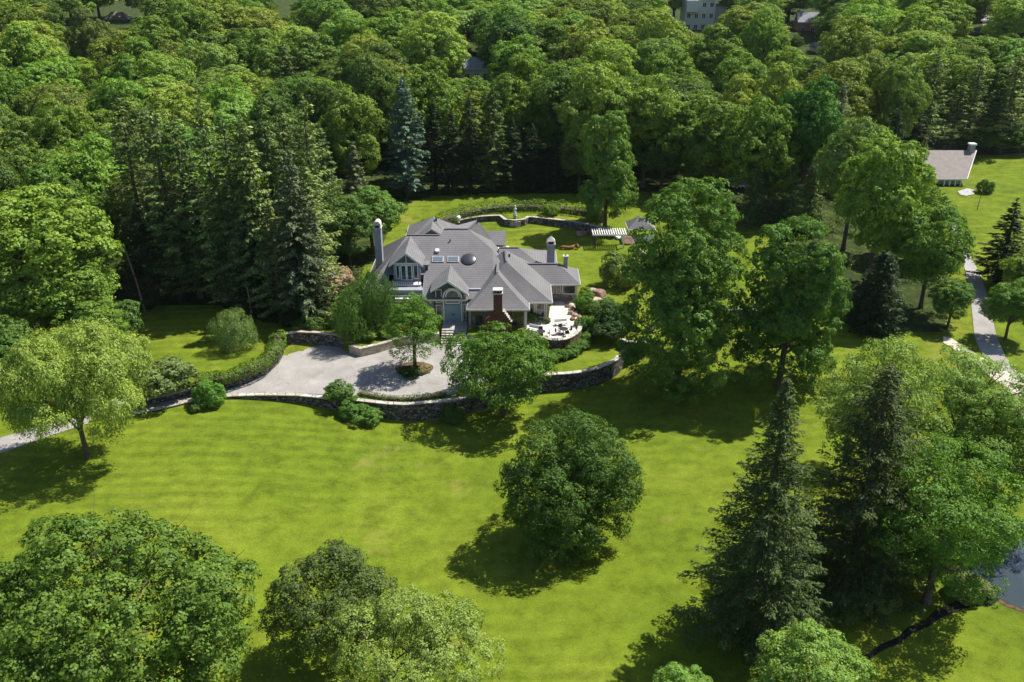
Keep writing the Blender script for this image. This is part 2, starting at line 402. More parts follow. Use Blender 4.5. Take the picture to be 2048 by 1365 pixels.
# ------------------------------------------------------------------ walls along the terraces
def stone_wall(line, zt, depth, label, name='stone_wall', mat='drystone', w=.6, cop='coping', cat='wall', cw=.12, ch=.12, zbot=None):
    """wall body + coping; line is 2D, zt gives top height, the body runs down below the lower ground"""
    def strip(l, w, z0, z1):
        a = offset(l, w/2); b = offset(l, -w/2); mb = MB(); n = len(l)
        for i in range(n):
            zz0 = z0(*l[i]); zz1 = z1(*l[i])
            mb.v += [(*a[i], zz0), (*b[i], zz0), (*b[i], zz1), (*a[i], zz1)]
        for i in range(n-1):
            o = 4*i; p = o+4
            mb.f += [(o, p, p+3, o+3), (o+1, o+2, p+2, p+1), (o+3, p+3, p+2, o+2), (o, o+1, p+1, p)]
        mb.f += [(0, 3, 2, 1), tuple(4*(n-1)+k for k in (0, 1, 2, 3))]
        return mb
    m = line[len(line)//2]
    root = thing(name, label, cat)
    strip(line, w, lambda x, y: zt(x, y)-depth, zt).build('wall_body', M[mat], root)
    if cop:
        strip(line, w+cw, zt, lambda x, y: zt(x, y)+ch).build('coping', M[cop], root)
    return root
def taper(line, a=0, b=0): return line
top22 = lambda x, y: max(2.28, gz(x, y)+.12) if x > -43 else 2.28
iF = [i for i, p in enumerate(FRONT) if p[0] > -38][0]
iG = [i for i, p in enumerate(FRONT) if p[0] > -11][0]
# one continuous retaining wall along the court and the crescent lawn
stone_wall(FRONT, lambda x, y: 2.34+.0*x, 3.4, 'long dark fieldstone retaining wall with pale coping, curving between court and big lawn', name='retaining_wall', w=.55)
hedgewall = R2Ld[:[i for i, p in enumerate(R2Ld) if p[1] > 115][0]] if False else None
def seg(line, a, b):
    """piece of a line between the points nearest to two picture positions"""
    A = W(*a, 3.4); B = W(*b, 3.4)
    i = min(range(len(line)), key=lambda k: (line[k][0]-A[0])**2+(line[k][1]-A[1])**2)
    j = min(range(len(line)), key=lambda k: (line[k][0]-B[0])**2+(line[k][1]-B[1])**2)
    return line[min(i, j):max(i, j)+1]
lwt = lambda x, y: 2.95+.55*S(-50, -36, x)
stone_wall(seg(R2Ld, (215, 817), (385, 772)), lambda x, y: max(2.75, gz(x, y+.4)+.1) if x < -46 else 3.1, 2.2, 'low stone wall with broad pale coping beside the driveway, below the pinkish bush', w=.6, cw=.25)
stone_wall(seg(R2Ld, (388, 771), (566, 684)), lambda x, y: 3.42, 2.0, 'dark stone wall under the long clipped hedge at the driveway bend', cop=None, w=.5)
stone_wall(seg(R2Ld, (569, 676), (690, 686)), lambda x, y: 4.0, 2.6, 'dark straight stone wall at the back corner of the court', cop='kerbstone', w=.5)
stone_wall(seg(R2Ld, (700, 690), (878, 668)), lambda x, y: 3.35, 2.0, 'low tan kerb wall winding around the planting bed left of the entrance steps', mat='kerbstone', w=.5)
stone_wall(seg(R2Ld, (936, 680), (1030, 688)), lambda x, y: 3.45, 2.0, 'short stone wall under the big brick chimney, right of the entrance steps', mat='brownstone', w=.5)
pw = stone_wall(PATd, lambda x, y: 3.92, 2.6, 'tall curved brown stone wall holding up the sunny patio', mat='brownstone', w=.5)
px_, py_ = W(1110, 692, 3.4)
MB().box(px_-.42, px_+.42, py_-.55, py_+.3, 1.2, 4.45).build('pier', M['drystone'], pw)
stone_wall(seg(R2Rd, (1245, 682), (1297, 687)), lambda x, y: 3.5, 3.2, 'dark stone wall stub between the crescent lawn and the big double-crowned tree', w=.5)
stone_wall(seg(R2Rd, (1400, 643), (1545, 622)), lambda x, y: 3.5, 3.0, 'low stone wall with pale top seen between the two tall lawn trees', w=.5)
stone_wall(seg(R2Rd, (1610, 603), (1735, 611)), lambda x, y: max(gz(x, y)+.3, 2.9), 3.0, 'low grey stone wall running to the dark cedar, right of the tall lawn trees', mat='greystone', w=.5)
stone_wall(R3LINE, lambda x, y: 5.05 if -10 < x < 17 else 4.6, 2.2, 'long curved garden wall with pale coping behind the house', name='garden_wall', w=.5)
# kerb edging of the shrub bed round the patio foot
edge = dense(WL([(1098, 722), (1125, 717), (1150, 708), (1172, 697), (1183, 684), (1180, 668)], 2.2))
stone_wall(edge, lambda x, y: 2.34, .4, 'thin pale stone edging curving round the shrubs below the patio', name='bed_edging', mat='coping', w=.25, cop=None, cat='edging')
edge2 = dense(WL([(1185, 664), (1205, 665), (1225, 662), (1240, 655)], 3.4))
stone_wall(edge2, lambda x, y: 3.6, .6, 'short pale stone edging under the dark shrubs right of the patio', name='bed_edging', mat='coping', w=.3, cop=None, cat='edging')
edge3 = dense(WL([(1272, 494), (1285, 499), (1298, 509)], 4.2))
stone_wall(edge3, lambda x, y: gz(x, y)+.5, 1.2, 'small pale curved wall below the garden pavilion', mat='coping', w=.4, cop=None)
# ------------------------------------------------------------------ the house
Z0 = 3.4
house = thing('stone_house', 'large rambling house with many grey shingled hip roofs and white gables', 'house', (0, 0, 0))
def part(name, mb, mat, parent=None, label=None, smooth=False):
    o = mb.build(name, M[mat], parent or house, smooth)
    if label: o['label'] = label
    return o
def hip(x0, x1, y0, y1, ze, a, b, zr, cv=.12, along='x', n=7, fasc=.24, parent=None, label=None):
    """hip roof with slightly bell-cast slopes and its white eaves board"""
    mb = MB(); cs = [(x0, y0), (x1, y0), (x1, y1), (x0, y1)]
    tg = [a, b, b, a] if along == 'x' else [a, a, b, b]
    for i in range(n+1):
        t = i/n; z = ze+(zr-ze)*((1-cv)*t+cv*t*t)
        for c, g in zip(cs, tg): mb.v.append((c[0]+(g[0]-c[0])*t, c[1]+(g[1]-c[1])*t, z))
    for i in range(n):
        for j in range(4): mb.f.append((4*i+j, 4*i+(j+1) % 4, 4*i+4+(j+1) % 4, 4*i+4+j))
    mb.f.append((3, 2, 1, 0))
    r = part('roof', mb, 'shingle', parent, label)
    f = MB(); e = .05
    f.box(x0-e, x1+e, y0-e, y0+.02, ze-fasc, ze-.015).box(x0-e, x1+e, y1-.02, y1+e, ze-fasc, ze-.015)
    f.box(x0-e, x0+.02, y0+.02, y1-.02, ze-fasc, ze-.015).box(x1-.02, x1+e, y0+.02, y1-.02, ze-fasc, ze-.015)
    part('fascia', f, 'cream', r)
    # ridge cap
    c = MB(); c.bar((a[0], a[1], zr+.02), (b[0]+(.01 if a == b else 0), b[1], zr+.02), .28, .08)
    part('ridge_cap', c, 'shingle', r)
    return r
def gable(xl, zl, xr, zr, xm, zm, y0, y1, th=.2, label=None):
    mb = MB()
    for (xa, za) in ((xl, zl), (xr, zr)):
        s = 1 if xa > xm else -1
        vs = [(xm, y0, zm), (xa, y0, za), (xa, y1, za), (xm, y1, zm), (xm, y0, zm-th), (xa, y0, za-th), (xa, y1, za-th), (xm, y1, zm-th)]
        mb.add(vs, [(0, 1, 2, 3), (7, 6, 5, 4), (0, 4, 5, 1), (1, 5, 6, 2), (2, 6, 7, 3)])
    r = part('roof', mb, 'shingle', None, label)
    b = MB()
    for (xa, za) in ((xl, zl), (xr, zr)):
        b.add([(xm, y0-.06, zm-.03), (xa, y0-.06, za-.03), (xa, y0-.06, za-.36), (xm, y0-.06, zm-.36), (xm, y0-.005, zm-.03), (xa, y0-.005, za-.03), (xa, y0-.005, za-.36), (xm, y0-.005, zm-.36)],
              [(0, 1, 2, 3), (7, 6, 5, 4), (0, 4, 5, 1), (3, 2, 6, 7), (1, 5, 6, 2), (0, 3, 7, 4)])
    part('barge_board', b, 'white', r)
    return r
def window(x0, x1, z0, z1, y, nx=1, nz=1, parent=None, f=.09, frame='white', name='window'):
    d = .07
    fr = MB(); fr.box(x0, x1, y-d, y, z0, z0+f).box(x0, x1, y-d, y, z1-f, z1).box(x0, x0+f, y-d, y, z0+f, z1-f).box(x1-f, x1, y-d, y, z0+f, z1-f)
    for i in range(1, nx):
        x = x0+(x1-x0)*i/nx; fr.box(x-f/2.5, x+f/2.5, y-d+.01, y, z0+f, z1-f)
    for i in range(1, nz):
        z = z0+(z1-z0)*i/nz; fr.box(x0+f, x1-f, y-d+.02, y-.002, z-f/3, z+f/3)
    o = part(name, fr, frame, parent)
    g = MB(); g.box(x0+f*.5, x1-f*.5, y-.02, y+.02, z0+f*.5, z1-f*.5); part('pane', g, 'glass', o)
    return o
def wallbox(x0, x1, y0, y1, z0, z1, mat='siding', label=None):
    b = MB(); b.box(x0, x1, y0, y1, z0, z1); return part('wall', b, mat, None, label)

# main roof: one irregular hip with a raised ridge at its east end
A = (-21.5, 121.2, 7.0); B = (-2.5, 121.2, 7.0); Cc = (-2.9, 129.5, 11.5); D = (-6.6, 133.2, 13.5); E_ = (-10.2, 133.2, 13.5); F_ = (-10.7, 132.1, 12.9)
G_ = (-15.7, 132.1, 12.9); H_ = (-21.5, 143, 7.0); P2 = (-5.4, 137.6, 13.5); J = (-1.0, 127.5, 9.4); K = (-2.6, 146, 6.9); I_ = (-11.5, 141, 7.7)
mb = MB(); mb.add([A, B, Cc, D, E_, F_, G_, H_, P2, J, K, I_, (-7.5, 144, 7.6), (-17.9, 121.2, 7.0), (-17.9, 125.2, 9.17), (-12.6, 125.2, 9.17), (-12.6, 121.2, 7.0)],
                  [(0, 13, 14, 15, 16, 1, 2, 3, 4, 5, 6), (2, 1, 9), (0, 6, 7), (3, 2, 9), (3, 9, 10), (3, 10, 8), (8, 10, 12), (4, 3, 8, 12), (7, 6, 5, 11), (5, 4, 12, 11)])
mr = part('roof', mb, 'shingle', None, 'broad main roof with two skylights and a dark round dome')
f = MB(); f.box(-21.55, -17.9, 121.12, 121.22, 6.75, 6.99).box(-12.6, -6.3, 121.12, 121.22, 6.75, 6.99).box(-21.57, -21.47, 121.22, 143, 6.75, 6.99); part('fascia', f, 'cream', mr)
c = MB(); c.bar((-15.7, 132.1, 12.93), (-10.8, 132.1, 12.93), .28, .08).bar((-10.2, 133.2, 13.53), (-6.6, 133.2, 13.53), .28, .08).bar(D, P2, .28, .1)
part('ridge_cap', c, 'shingle', mr)
def on_main(x, y, up=0): return 12.9+.54*(y-132.1)+up
sl = math.atan(.54)
def slope_box(x, y, w, l, h, up=0, mb=None):
    """a box lying on the main roof's front slope, centre (x, y)"""
    mb = mb or MB(); cy, sy = math.cos(sl), math.sin(sl); z = on_main(x, y)
    vs = []
    for k in (up, up+h):
        for a, b in ((-1, -1), (1, -1), (1, 1), (-1, 1)):
            vs.append((x+a*w/2, y+b*l/2*cy-k*sy, z+b*l/2*sy+k*cy))
    return mb.add(vs, [(0, 3, 2, 1), (4, 5, 6, 7), (0, 1, 5, 4), (1, 2, 6, 5), (2, 3, 7, 6), (3, 0, 4, 7)])
for x in (-10.85, -8.6):
    fr = slope_box(x, 127.8, 1.7, 1.1, .14); s = part('skylight', fr, 'cap', mr)
    part('pane', slope_box(x, 127.8, 1.46, .86, .04, .141), 'skyglass', s)
part('roof_vent', slope_box(-11.0, 129.2, .55, .55, .35), 'cream', mr)
part('roof_vent', slope_box(-9.2, 131, .16, .16, .4), 'dark', mr)
dm = MB(); cy, sy = math.cos(sl), math.sin(sl); prof = [(1.12, 0), (1.12, .10), (1.0, .16), (.8, .24), (.45, .30), (.02, .32)]
o = len(dm.v); kk = 28
for r_, h_ in prof:
    for j in range(kk):
        t = 2*PI*j/kk; a, b = r_*math.cos(t), r_*math.sin(t); dm.v.append((-6.35+a, 127.8+b*cy-h_*sy, on_main(0, 127.8)+b*sy+h_*cy))
for i in range(len(prof)-1):
    for j in range(kk): dm.f.append((i*kk+j, i*kk+(j+1) % kk, (i+1)*kk+(j+1) % kk, (i+1)*kk+j))
part('round_skylight', dm, 'smoke', mr, smooth=True)

# other roofs
hip(-6.3, 2.45, 118.7, 127.5, 6.5, (-2.1, 123.3), (-2.1, 127.4), 10.2, .18, 'y', label='front pavilion roof behind the brick chimney')
hip(-6.15, 5.75, 121.2, 134.0, 6.52, (-.8, 126.0), (-1.0, 131.0), 10.95, .14, 'y')
hip(1.0, 10.2, 128.3, 134.9, 6.48, (2.2, 131.3), (7.1, 131.3), 8.65, .08)
hip(-2.5, 7.1, 131.4, 143.2, 6.46, (-2.0, 136.6), (1.0, 136.6), 9.35, .1)
hip(-17.6, -9.4, 142.2, 152.2, 8.0, (-13.1, 147.2), (-13.1, 147.2), 11.1, .15)
gable(-15.5, 8.9, -10.5, 8.9, -13.05, 10.5, 143.0, 147.1)
g = MB(); g.add([(-14.7, 143.2, 8.95), (-11.3, 143.2, 8.95), (-13.03, 143.2, 10.1), (-14.7, 143.5, 8.95), (-11.3, 143.5, 8.95), (-13.03, 143.5, 10.1)], [(0, 1, 2), (5, 4, 3), (0, 3, 4, 1), (1, 4, 5, 2), (2, 5, 3, 0)])
part('gable_wall', g, 'darksiding')
# back right wing: a plain gable with its ridge left to right
mb = MB(); x0, x1 = -5.6, -1.05
mb.add([(x0, 142.5, 7.75), (x1, 142.5, 7.75), (x1, 145.2, 9.25), (x0, 145.2, 9.25), (x0, 148.2, 7.75), (x1, 148.2, 7.75), (x0, 142.5, 7.6), (x1, 142.5, 7.6), (x1, 148.2, 7.6), (x0, 148.2, 7.6)],
       [(0, 1, 2, 3), (3, 2, 5, 4), (6, 7, 1, 0), (1, 7, 8, 5, 2), (9, 8, 7, 6), (4, 5, 8, 9), (0, 3, 4, 9, 6)])
part('roof', mb, 'shingle'); wallbox(-5.4, -1.4, 142.9, 147.8, 3.4, 7.58)
bx = MB(); bx.box(-2.7, -.6, 141.2, 142.4, 6.6, 7.4).box(-.9, -.45, 141.0, 141.5, 6.6, 7.9); part('balcony', bx, 'white')

# walls
wallbox(-20.9, -11.1, 122.0, 142.3, 3.0, 7.25, 'siding')
wallbox(-11.1, -3.0, 122.6, 142.0, 3.0, 8.0, 'siding')
wallbox(-17.0, -9.9, 142.7, 151.7, 3.0, 7.98, 'siding')
wallbox(-5.7, 1.95, 119.6, 127.0, 3.0, 6.48, 'facestone', 'dark recessed front wall under the pavilion roof')
wallbox(1.97, 5.3, 122.1, 133.4, 3.0, 6.5, 'facestone')
wallbox(5.32, 9.8, 129.0, 134.4, 3.0, 6.46, 'facestone')
wallbox(-1.0, 6.6, 134.5, 142.7, 3.0, 6.44, 'siding')

# entrance gable and its glazed front
gable(-11.5, 8.55, -6.15, 8.05, -9.0, 10.1, 120.7, 128.0, label='gable roof over the front door')
EY = 121.6
e = MB(); e.add([(-11.0, EY, 3.0), (-6.5, EY, 3.0), (-6.5, EY, 8.1), (-9.0, EY, 9.75), (-11.0, EY, 8.6), (-11.0, EY+1, 3.0), (-6.5, EY+1, 3.0), (-6.5, EY+1, 8.1), (-9.0, EY+1, 9.75), (-11.0, EY+1, 8.6)],
                [(0, 1, 2, 3, 4), (9, 8, 7, 6, 5), (0, 4, 9, 5), (1, 6, 7, 2), (0, 5, 6, 1), (2, 7, 8, 3), (3, 8, 9, 4)])
ew = part('wall', e, 'darksiding', None, 'olive panelled entrance wall')
window(-10.85, -9.95, 6.3, 8.35, EY-.002, 1, 1)
window(-10.85, -9.95, 3.6, 6.0, EY-.002, 1, 1)
window(-6.98, -6.55, 3.6, 6.1, EY-.002, 1, 1)
# arched surround
ar = MB(); cx, cz, r0, r1 = -8.45, 7.25, 1.18, 1.38
seg_ = 20
for i in range(seg_+1):
    t = PI*i/seg_
    for r_ in (r0, r1):
        for yy in (EY-.28, EY-.05): ar.v.append((cx-r_*math.cos(t), yy, cz+r_*math.sin(t)))
for i in range(seg_):
    o = 4*i; ar.f += [(o, o+2, o+6, o+4), (o+1, o+5, o+7, o+3), (o+2, o+3, o+7, o+6), (o, o+4, o+5, o+1)]
ar.box(cx-r1, cx-r0, EY-.28, EY-.05, 3.45, cz).box(cx+r0, cx+r1, EY-.28, EY-.05, 3.45, cz)
part('arch_surround', ar, 'white')
def archpane(cx, w, z0, zs, y, name, mat, parent=None, d=.04):
    mb = MB(); n = 16; pts = [(cx-w, z0), (cx+w, z0)]+[(cx+w*math.cos(PI*i/n), zs+w*math.sin(PI*i/n)) for i in range(n+1)]
    k = len(pts); mb.v += [(a, y-d, b) for a, b in pts]+[(a, y, b) for a, b in pts]
    mb.f.append(tuple(range(k))); mb.f.append(tuple(range(2*k-1, k-1, -1)))
    for i in range(k): mb.f.append((i, k+i, k+(i+1) % k, (i+1) % k))
    return part(name, mb, mat, parent)
aw = archpane(cx, 1.05, 6.15, 7.3, EY-.04, 'arched_window', 'white')
archpane(cx, .86, 6.35, 7.3, EY-.085, 'pane', 'glass', aw, .02)
dr = MB(); dr.box(cx-1.15, cx+1.15, EY-.16, EY-.02, 3.42, 6.1); door = part('front_door', dr, 'teal', None, 'pale blue double front door under the arch')
dp = MB()
for s in (-1, 1):
    for (z0, z1) in ((3.6, 4.5), (4.65, 5.95)): dp.box(min(cx+s*.12, cx+s*1.02), max(cx+s*.12, cx+s*1.02), EY-.19, EY-.161, z0, z1)
part('door_panel', dp, 'teal', door)
hn = MB(); hn.box(cx+.06, cx+.12, EY-.26, EY-.162, 4.4, 4.8).box(cx-.12, cx-.06, EY-.26, EY-.162, 4.4, 4.8); part('handle', hn, 'dark', door)
# horizontal ledges right of the arch
lg = MB()
for i in range(6): lg.box(-6.95, -6.5, EY-.14, EY-.004, 6.25+i*.3, 6.33+i*.3)
part('louvre', lg, 'cream')
ro = MB(); ro.box(-6.7, -6.1, 120.95, 121.4, 7.55, 7.72); part('eave_return', ro, 'white')

# dormer gable on the left with french windows and a balcony
gable(-17.7, 10.85, -12.75, 10.85, -15.2, 12.82, 124.7, 132.6, label='dormer gable roof above the french windows')
DY = 125.2
e = MB(); e.add([(-17.1, DY, 7.6), (-13.2, DY, 7.6), (-13.2, DY, 11.0), (-15.2, DY, 12.6), (-17.1, DY, 11.05), (-17.1, 131, 7.6), (-13.2, 131, 7.6), (-13.2, 131, 11.0), (-15.2, 131, 12.6), (-17.1, 131, 11.05)],
                [(0, 1, 2, 3, 4), (9, 8, 7, 6, 5), (0, 4, 9, 5), (1, 6, 7, 2), (0, 5, 6, 1), (2, 7, 8, 3), (3, 8, 9, 4)])
part('wall', e, 'siding', None, 'grey gable wall of the dormer')
tp = MB(); tp.add([(-16.5, DY-.03, 11.05), (-15.27, DY-.03, 11.05), (-15.27, DY-.03, 12.1), (-16.5, DY+.02, 11.05), (-15.27, DY+.02, 11.05), (-15.27, DY+.02, 12.1)], [(0, 1, 2), (5, 4, 3), (0, 2, 5, 3), (0, 3, 4, 1), (1, 4, 5, 2)])
tp.add([(-13.9, DY-.03, 11.05), (-15.13, DY-.03, 11.05), (-15.13, DY-.03, 12.1), (-13.9, DY+.02, 11.05), (-15.13, DY+.02, 11.05), (-15.13, DY+.02, 12.1)], [(2, 1, 0), (3, 4, 5), (3, 5, 2, 0), (1, 4, 3, 0), (2, 5, 4, 1)])
part('gable_window', tp, 'darksiding')
b = MB(); b.box(-17.15, -13.15, DY-.1, DY-.035, 10.8, 11.0).box(-15.25, -15.15, DY-.1, DY-.035, 11.0, 12.4); part('trim', b, 'white')
window(-16.75, -16.2, 8.6, 10.7, DY-.002, 1, 1, name='window'); window(-16.05, -15.22, 8.35, 10.7, DY-.002, 1, 1, f=.14, name='french_door')
window(-15.2, -14.37, 8.35, 10.7, DY-.002, 1, 1, f=.14, name='french_door'); window(-14.22, -13.55, 8.6, 10.7, DY-.002, 1, 1)
b = MB(); b.box(-17.2, -13.1, 123.7, DY-.003, 8.05, 8.22); bal = part('balcony', b, 'cream')
b = MB(); b.box(-17.2, -13.1, 123.7, 123.76, 8.75, 8.82)
for i in range(15): b.box(-17.15+i*.285, -17.12+i*.285, 123.71, 123.75, 8.22, 8.75)
b.box(-17.2, -17.14, 123.76, DY-.11, 8.75, 8.82).box(-13.16, -13.1, 123.76, DY-.11, 8.75, 8.82); part('railing', b, 'dark', bal)
for xx in (-17.9, -12.72):
    b = MB(); b.add([(xx, 121.3, 6.0), (xx+.12, 121.3, 6.0), (xx+.12, 125.19, 6.0), (xx, 125.19, 6.0), (xx, 121.3, 7.02), (xx+.12, 121.3, 7.02), (xx+.12, 125.19, 9.12), (xx, 125.19, 9.12)], [(0, 3, 2, 1), (4, 5, 6, 7), (0, 1, 5, 4), (1, 2, 6, 5), (2, 3, 7, 6), (3, 0, 4, 7)]); part('cheek_wall', b, 'siding')
wallbox(-17.77, -12.73, 122.3, 124.9, 3.0, 7.95, 'siding', 'lower bay below the balcony')
b = MB(); b.box(-16.6, -13.6, 121.6, 122.2, 6.75, 6.95).box(-16.6, -13.6, 121.52, 121.6, 6.4, 6.95); part('awning', b, 'canvas')
wallbox(-13.19, -12.15, 126.0, 128.6, 8.2, 10.3, 'siding')
b = MB(); b.box(-13.15, -12.0, 125.85, 128.7, 10.32, 10.46); part('eave_return', b, 'shingle')
window(-12.62, -12.2, 8.7, 10.2, 125.998, 1, 1, frame='siding', f=.04)

# pavilion front: recessed openings, posts, windows
for (a, b_) in ((-5.2, -4.1), (-.1, 1.6)): window(a, b_, 3.7, 6.2, 119.598, 2, 1, frame='darksiding')
b = MB(); b.box(-6.1, -5.72, 118.9, 119.3, 3.0, 6.24); part('pillar', b, 'facestone')
b = MB(); b.box(1.75, 2.1, 118.9, 119.25, 3.0, 6.24); part('pillar', b, 'cream')
window(2.25, 3.15, 4.0, 6.2, 122.098, 1, 1, frame='cream', f=.12); window(3.45, 4.75, 3.8, 6.2, 122.098, 1, 2, frame='cream', f=.14)
for x in (2.1, 3.3, 4.95): 
    b = MB(); b.box(x-.1, x+.1, 121.93, 122.02, 3.45, 6.4); part('pilaster', b, 'cream')
window(5.5, 6.35, 4.7, 6.25, 128.998, 1, 1, frame='cream', f=.1); window(6.6, 7.3, 4.7, 6.25, 128.998, 1, 1, frame='cream', f=.1)
window(7.5, 9.6, 4.6, 6.3, 128.998, 1, 1, frame='cream', f=.16)
for xa, xb in ((9.62, 9.84), (5.36, 5.48)):
    b = MB(); b.box(xa, xb, 128.86, 128.995, 3.4, 6.44); part('pilaster', b, 'cream')

# chimneys
def chimney(x, y, w, d, z0, z1, mat, label, kind):
    b = MB(); b.box(x-w/2, x+w/2, y-d/2, y+d/2, z0, z1); c = part('chimney', b, mat, None, label)
    b = MB(); b.box(x-w/2-.12, x+w/2+.12, y-d/2-.12, y+d/2+.12, z1, z1+.16)
    if kind == 'hood':
        n = 10
        prof = [(-(w/2+.02), z1+.55)]+[((w/2+.02)*-math.cos(PI*i/n), z1+.55+.62*math.sin(PI*i/n)) for i in range(n+1)]+[((w/2+.02), z1+.55)]
        b.box(x-w/2-.02, x-w/2+.14, y-d/2, y+d/2, z1+.16, z1+.56).box(x+w/2-.14, x+w/2+.02, y-d/2, y+d/2, z1+.16, z1+.56)
        k = len(prof); b.add([(x+p, y-d/2-.05, q) for p, q in prof]+[(x+p, y+d/2+.05, q) for p, q in prof], [tuple(range(k)), tuple(range(2*k-1, k-1, -1))]+[(i, k+i, k+(i+1) % k, (i+1) % k) for i in range(k)])
    if kind == 'cone':
        b.add([(x-w/2-.05, y-d/2-.05, z1+.6), (x+w/2+.05, y-d/2-.05, z1+.6), (x+w/2+.05, y+d/2+.05, z1+.6), (x-w/2-.05, y+d/2+.05, z1+.6), (x, y, z1+1.35)], [(0, 1, 4), (1, 2, 4), (2, 3, 4), (3, 0, 4), (3, 2, 1, 0)])
        for sx in (-1, 1):
            for sy_ in (-1, 1): b.box(x+sx*(w/2-.1)-.1, x+sx*(w/2-.1)+.1, y+sy_*(d/2-.1)-.1, y+sy_*(d/2-.1)+.1, z1+.16, z1+.6)
    if kind == 'flues':
        for i in (-1, 0, 1):
            for (q0, q1) in ((-.2, -.13), (.13, .2)): b.box(x+i*.42+q0, x+i*.42+q1, y-.3, y+.3, z1+.16, z1+.5)
        b.box(x-w/2-.08, x+w/2+.12, y-d/2-.08, y+d/2+.08, z1+.5, z1+.62)
    part('chimney_cap', b, 'cap', c)
    b = MB(); b.box(x-w/2+.2, x+w/2-.2, y-d/2+.2, y+d/2-.2, z1+.161, z1+.3); part('flue', b, 'dark', c)
    return c
chimney(-19.85, 131, 1.0, 1.4, 6, 14.4, 'stucco', 'tall slate grey chimney with rounded white hood at the left end', 'hood')
chimney(5.95, 134.6, 1.15, 1.1, 6, 10.6, 'stucco', 'grey chimney with pointed white cap at the right end', 'cone')
chimney(8.1, 131.8, .6, .6, 7, 9.6, 'stucco', 'small plain grey chimney near the right roof edge', 'none')
bc = chimney(-1.95, 118.0, 1.2, 1.0, 3.0, 9.25, 'brick', 'broad-shouldered dark red brick chimney with white capped flues in front', 'flues')
sh = MB(); pr = [(-.64, 6.6), (-.8, 6.1), (-1.15, 5.7), (-1.7, 5.4), (-2.0, 4.9), (-2.05, 3.0), (-.64, 3.0)]
k = len(pr); sh.add([(-1.95+a, 117.55, b) for a, b in pr]+[(-1.95+a, 118.55, b) for a, b in pr], [tuple(range(k)), tuple(range(2*k-1, k-1, -1))]+[(i, k+i, k+(i+1) % k, (i+1) % k) for i in range(k)])
for i in range(6): sh.box(-1.323, -1.0+i*.2, 117.55+.002*i, 118.55-.002*i, 6.3-i*.3, 6.6-i*.3)
sh.box(-1.322, .02, 117.565, 118.535, 3.0, 4.8)
part('chimney_shoulder', sh, 'brick', bc)
st = MB()
for i in range(6): st.box(-1.3+(i*.2 if i else 0), -.96+i*.2, 117.5, 118.6, 6.605-i*.3, 6.66-i*.3)
part('step_stone', st, 'coping', bc)
# downpipes and a few shingle vents
for (x, y, z) in ((-5.3, 137.4, 13.55), (-12.5, 146.6, 10.75), (-.4, 129.0, 10.7)):
    b = MB(); b.box(x-.13, x+.13, y-.13, y+.13, z-.4, z+.3); part('roof_vent', b, 'dark')

# entrance steps and landing
stp = thing('entrance_steps', 'dark stone steps leading up from the court to the pale blue front door', 'steps', (-8.15, 118.6, 2.2))
land = MB(); land.box(-1.7, 1.75, -.1, 3.0, -.3, 1.26); land.build('landing', M['greystone'], stp)
for i in range(6):
    b = MB(); b.box(-1.7, 1.75, -.1-.42*(i+1), -.1-.42*i-.003, -.5, 1.26-.2*(i+1)); b.build('step', M['greystone'], stp)
    b = MB(); b.box(-1.72, 1.77, -.14-.42*(i+1), .2-.42*(i+1), 1.261-.2*(i+1), 1.3-.2*(i+1)); b.build('tread', M['coping'], stp)

# ------------------------------------------------------------------ patio
PI_ = PATd
patio = [p for p in offset(PATd, .12)]+WL([(1150, 612), (1140, 598), (1104, 597)], 3.4)+[(5.2, 121.9), (2.0, 121.9), (2.0, 119.2), (2.3, 117.2)]
sheet('patio_paving', patio, M['flag'], 0, 1.2, 'structure', z=3.46)
def chair(x, y, rz, label):
    t = thing('patio_chair', label, 'chair', (x, y, 3.46), rz, 'chairs on the sunny patio')
    MB().box(-.27, .27, -.27, .27, .40, .47).build('seat', M['canvas'], t)
    MB().box(-.27, .27, .22, .29, .48, .95).build('backrest', M['dark'], t)
    for sx in (-1, 1):
        for sy in (-1, 1): MB().box(sx*.25-.025, sx*.25+.025, sy*.23-.025, sy*.23+.025, 0, .399).build('leg', M['dark'], t)
    for sx in (-1, 1): MB().bar((sx*.29, -.25, .62), (sx*.29, .25, .66), .04).build('armrest', M['dark'], t)
def table(x, y, label):
    t = thing('patio_table', label, 'table', (x, y, 3.46), 0, 'tables on the sunny patio')
    MB().lathe([(.62, .70), (.62, .75)], k=20).build('tabletop', M['dark'], t)
    MB().lathe([(.30, 0), (.28, .04), (.05, .08), (.05, .699)], k=10).build('pedestal', M['dark'], t)
for i, ((tx, ty), where) in enumerate(((W(1082, 664, 4.1), 'nearest the brick chimney'), (W(1127, 659, 4.1), 'by the curved parapet'))):
    table(tx, ty, 'round dark table '+where)
    for k, dd in enumerate(('front', 'right', 'back', 'left')):
        a = [-PI/2, 0, PI/2, PI][k]+.35*i
        chair(tx+.95*math.cos(a), ty+.95*math.sin(a), a-PI/2, f'patio chair with white seat at the {dd} side of table '+['nearest the brick chimney', 'by the curved parapet'][i])
def lounger(x, y, rz, label):
    t = thing('patio_bench', label, 'bench', (x, y, 3.46), rz)
    MB().box(-.9, .9, -.3, .3, .36, .46).build('seat', M['canvas'], t); MB().box(-.9, .9, .25, .32, .47, .85).build('backrest', M['canvas'], t)
    for sx in (-1, 1):
        for sy in (-1, 1): MB().box(sx*.82-.04, sx*.82+.04, sy*.25-.04, sy*.25+.04, 0, .359).build('leg', M['dark'], t)
lounger(*W(1122, 645, 3.9), .2, 'white cushioned bench in the middle of the patio near the parapet')
lounger(*W(1068, 657, 3.9), -.5, 'white cushioned bench beside the flower bed at the window corner')
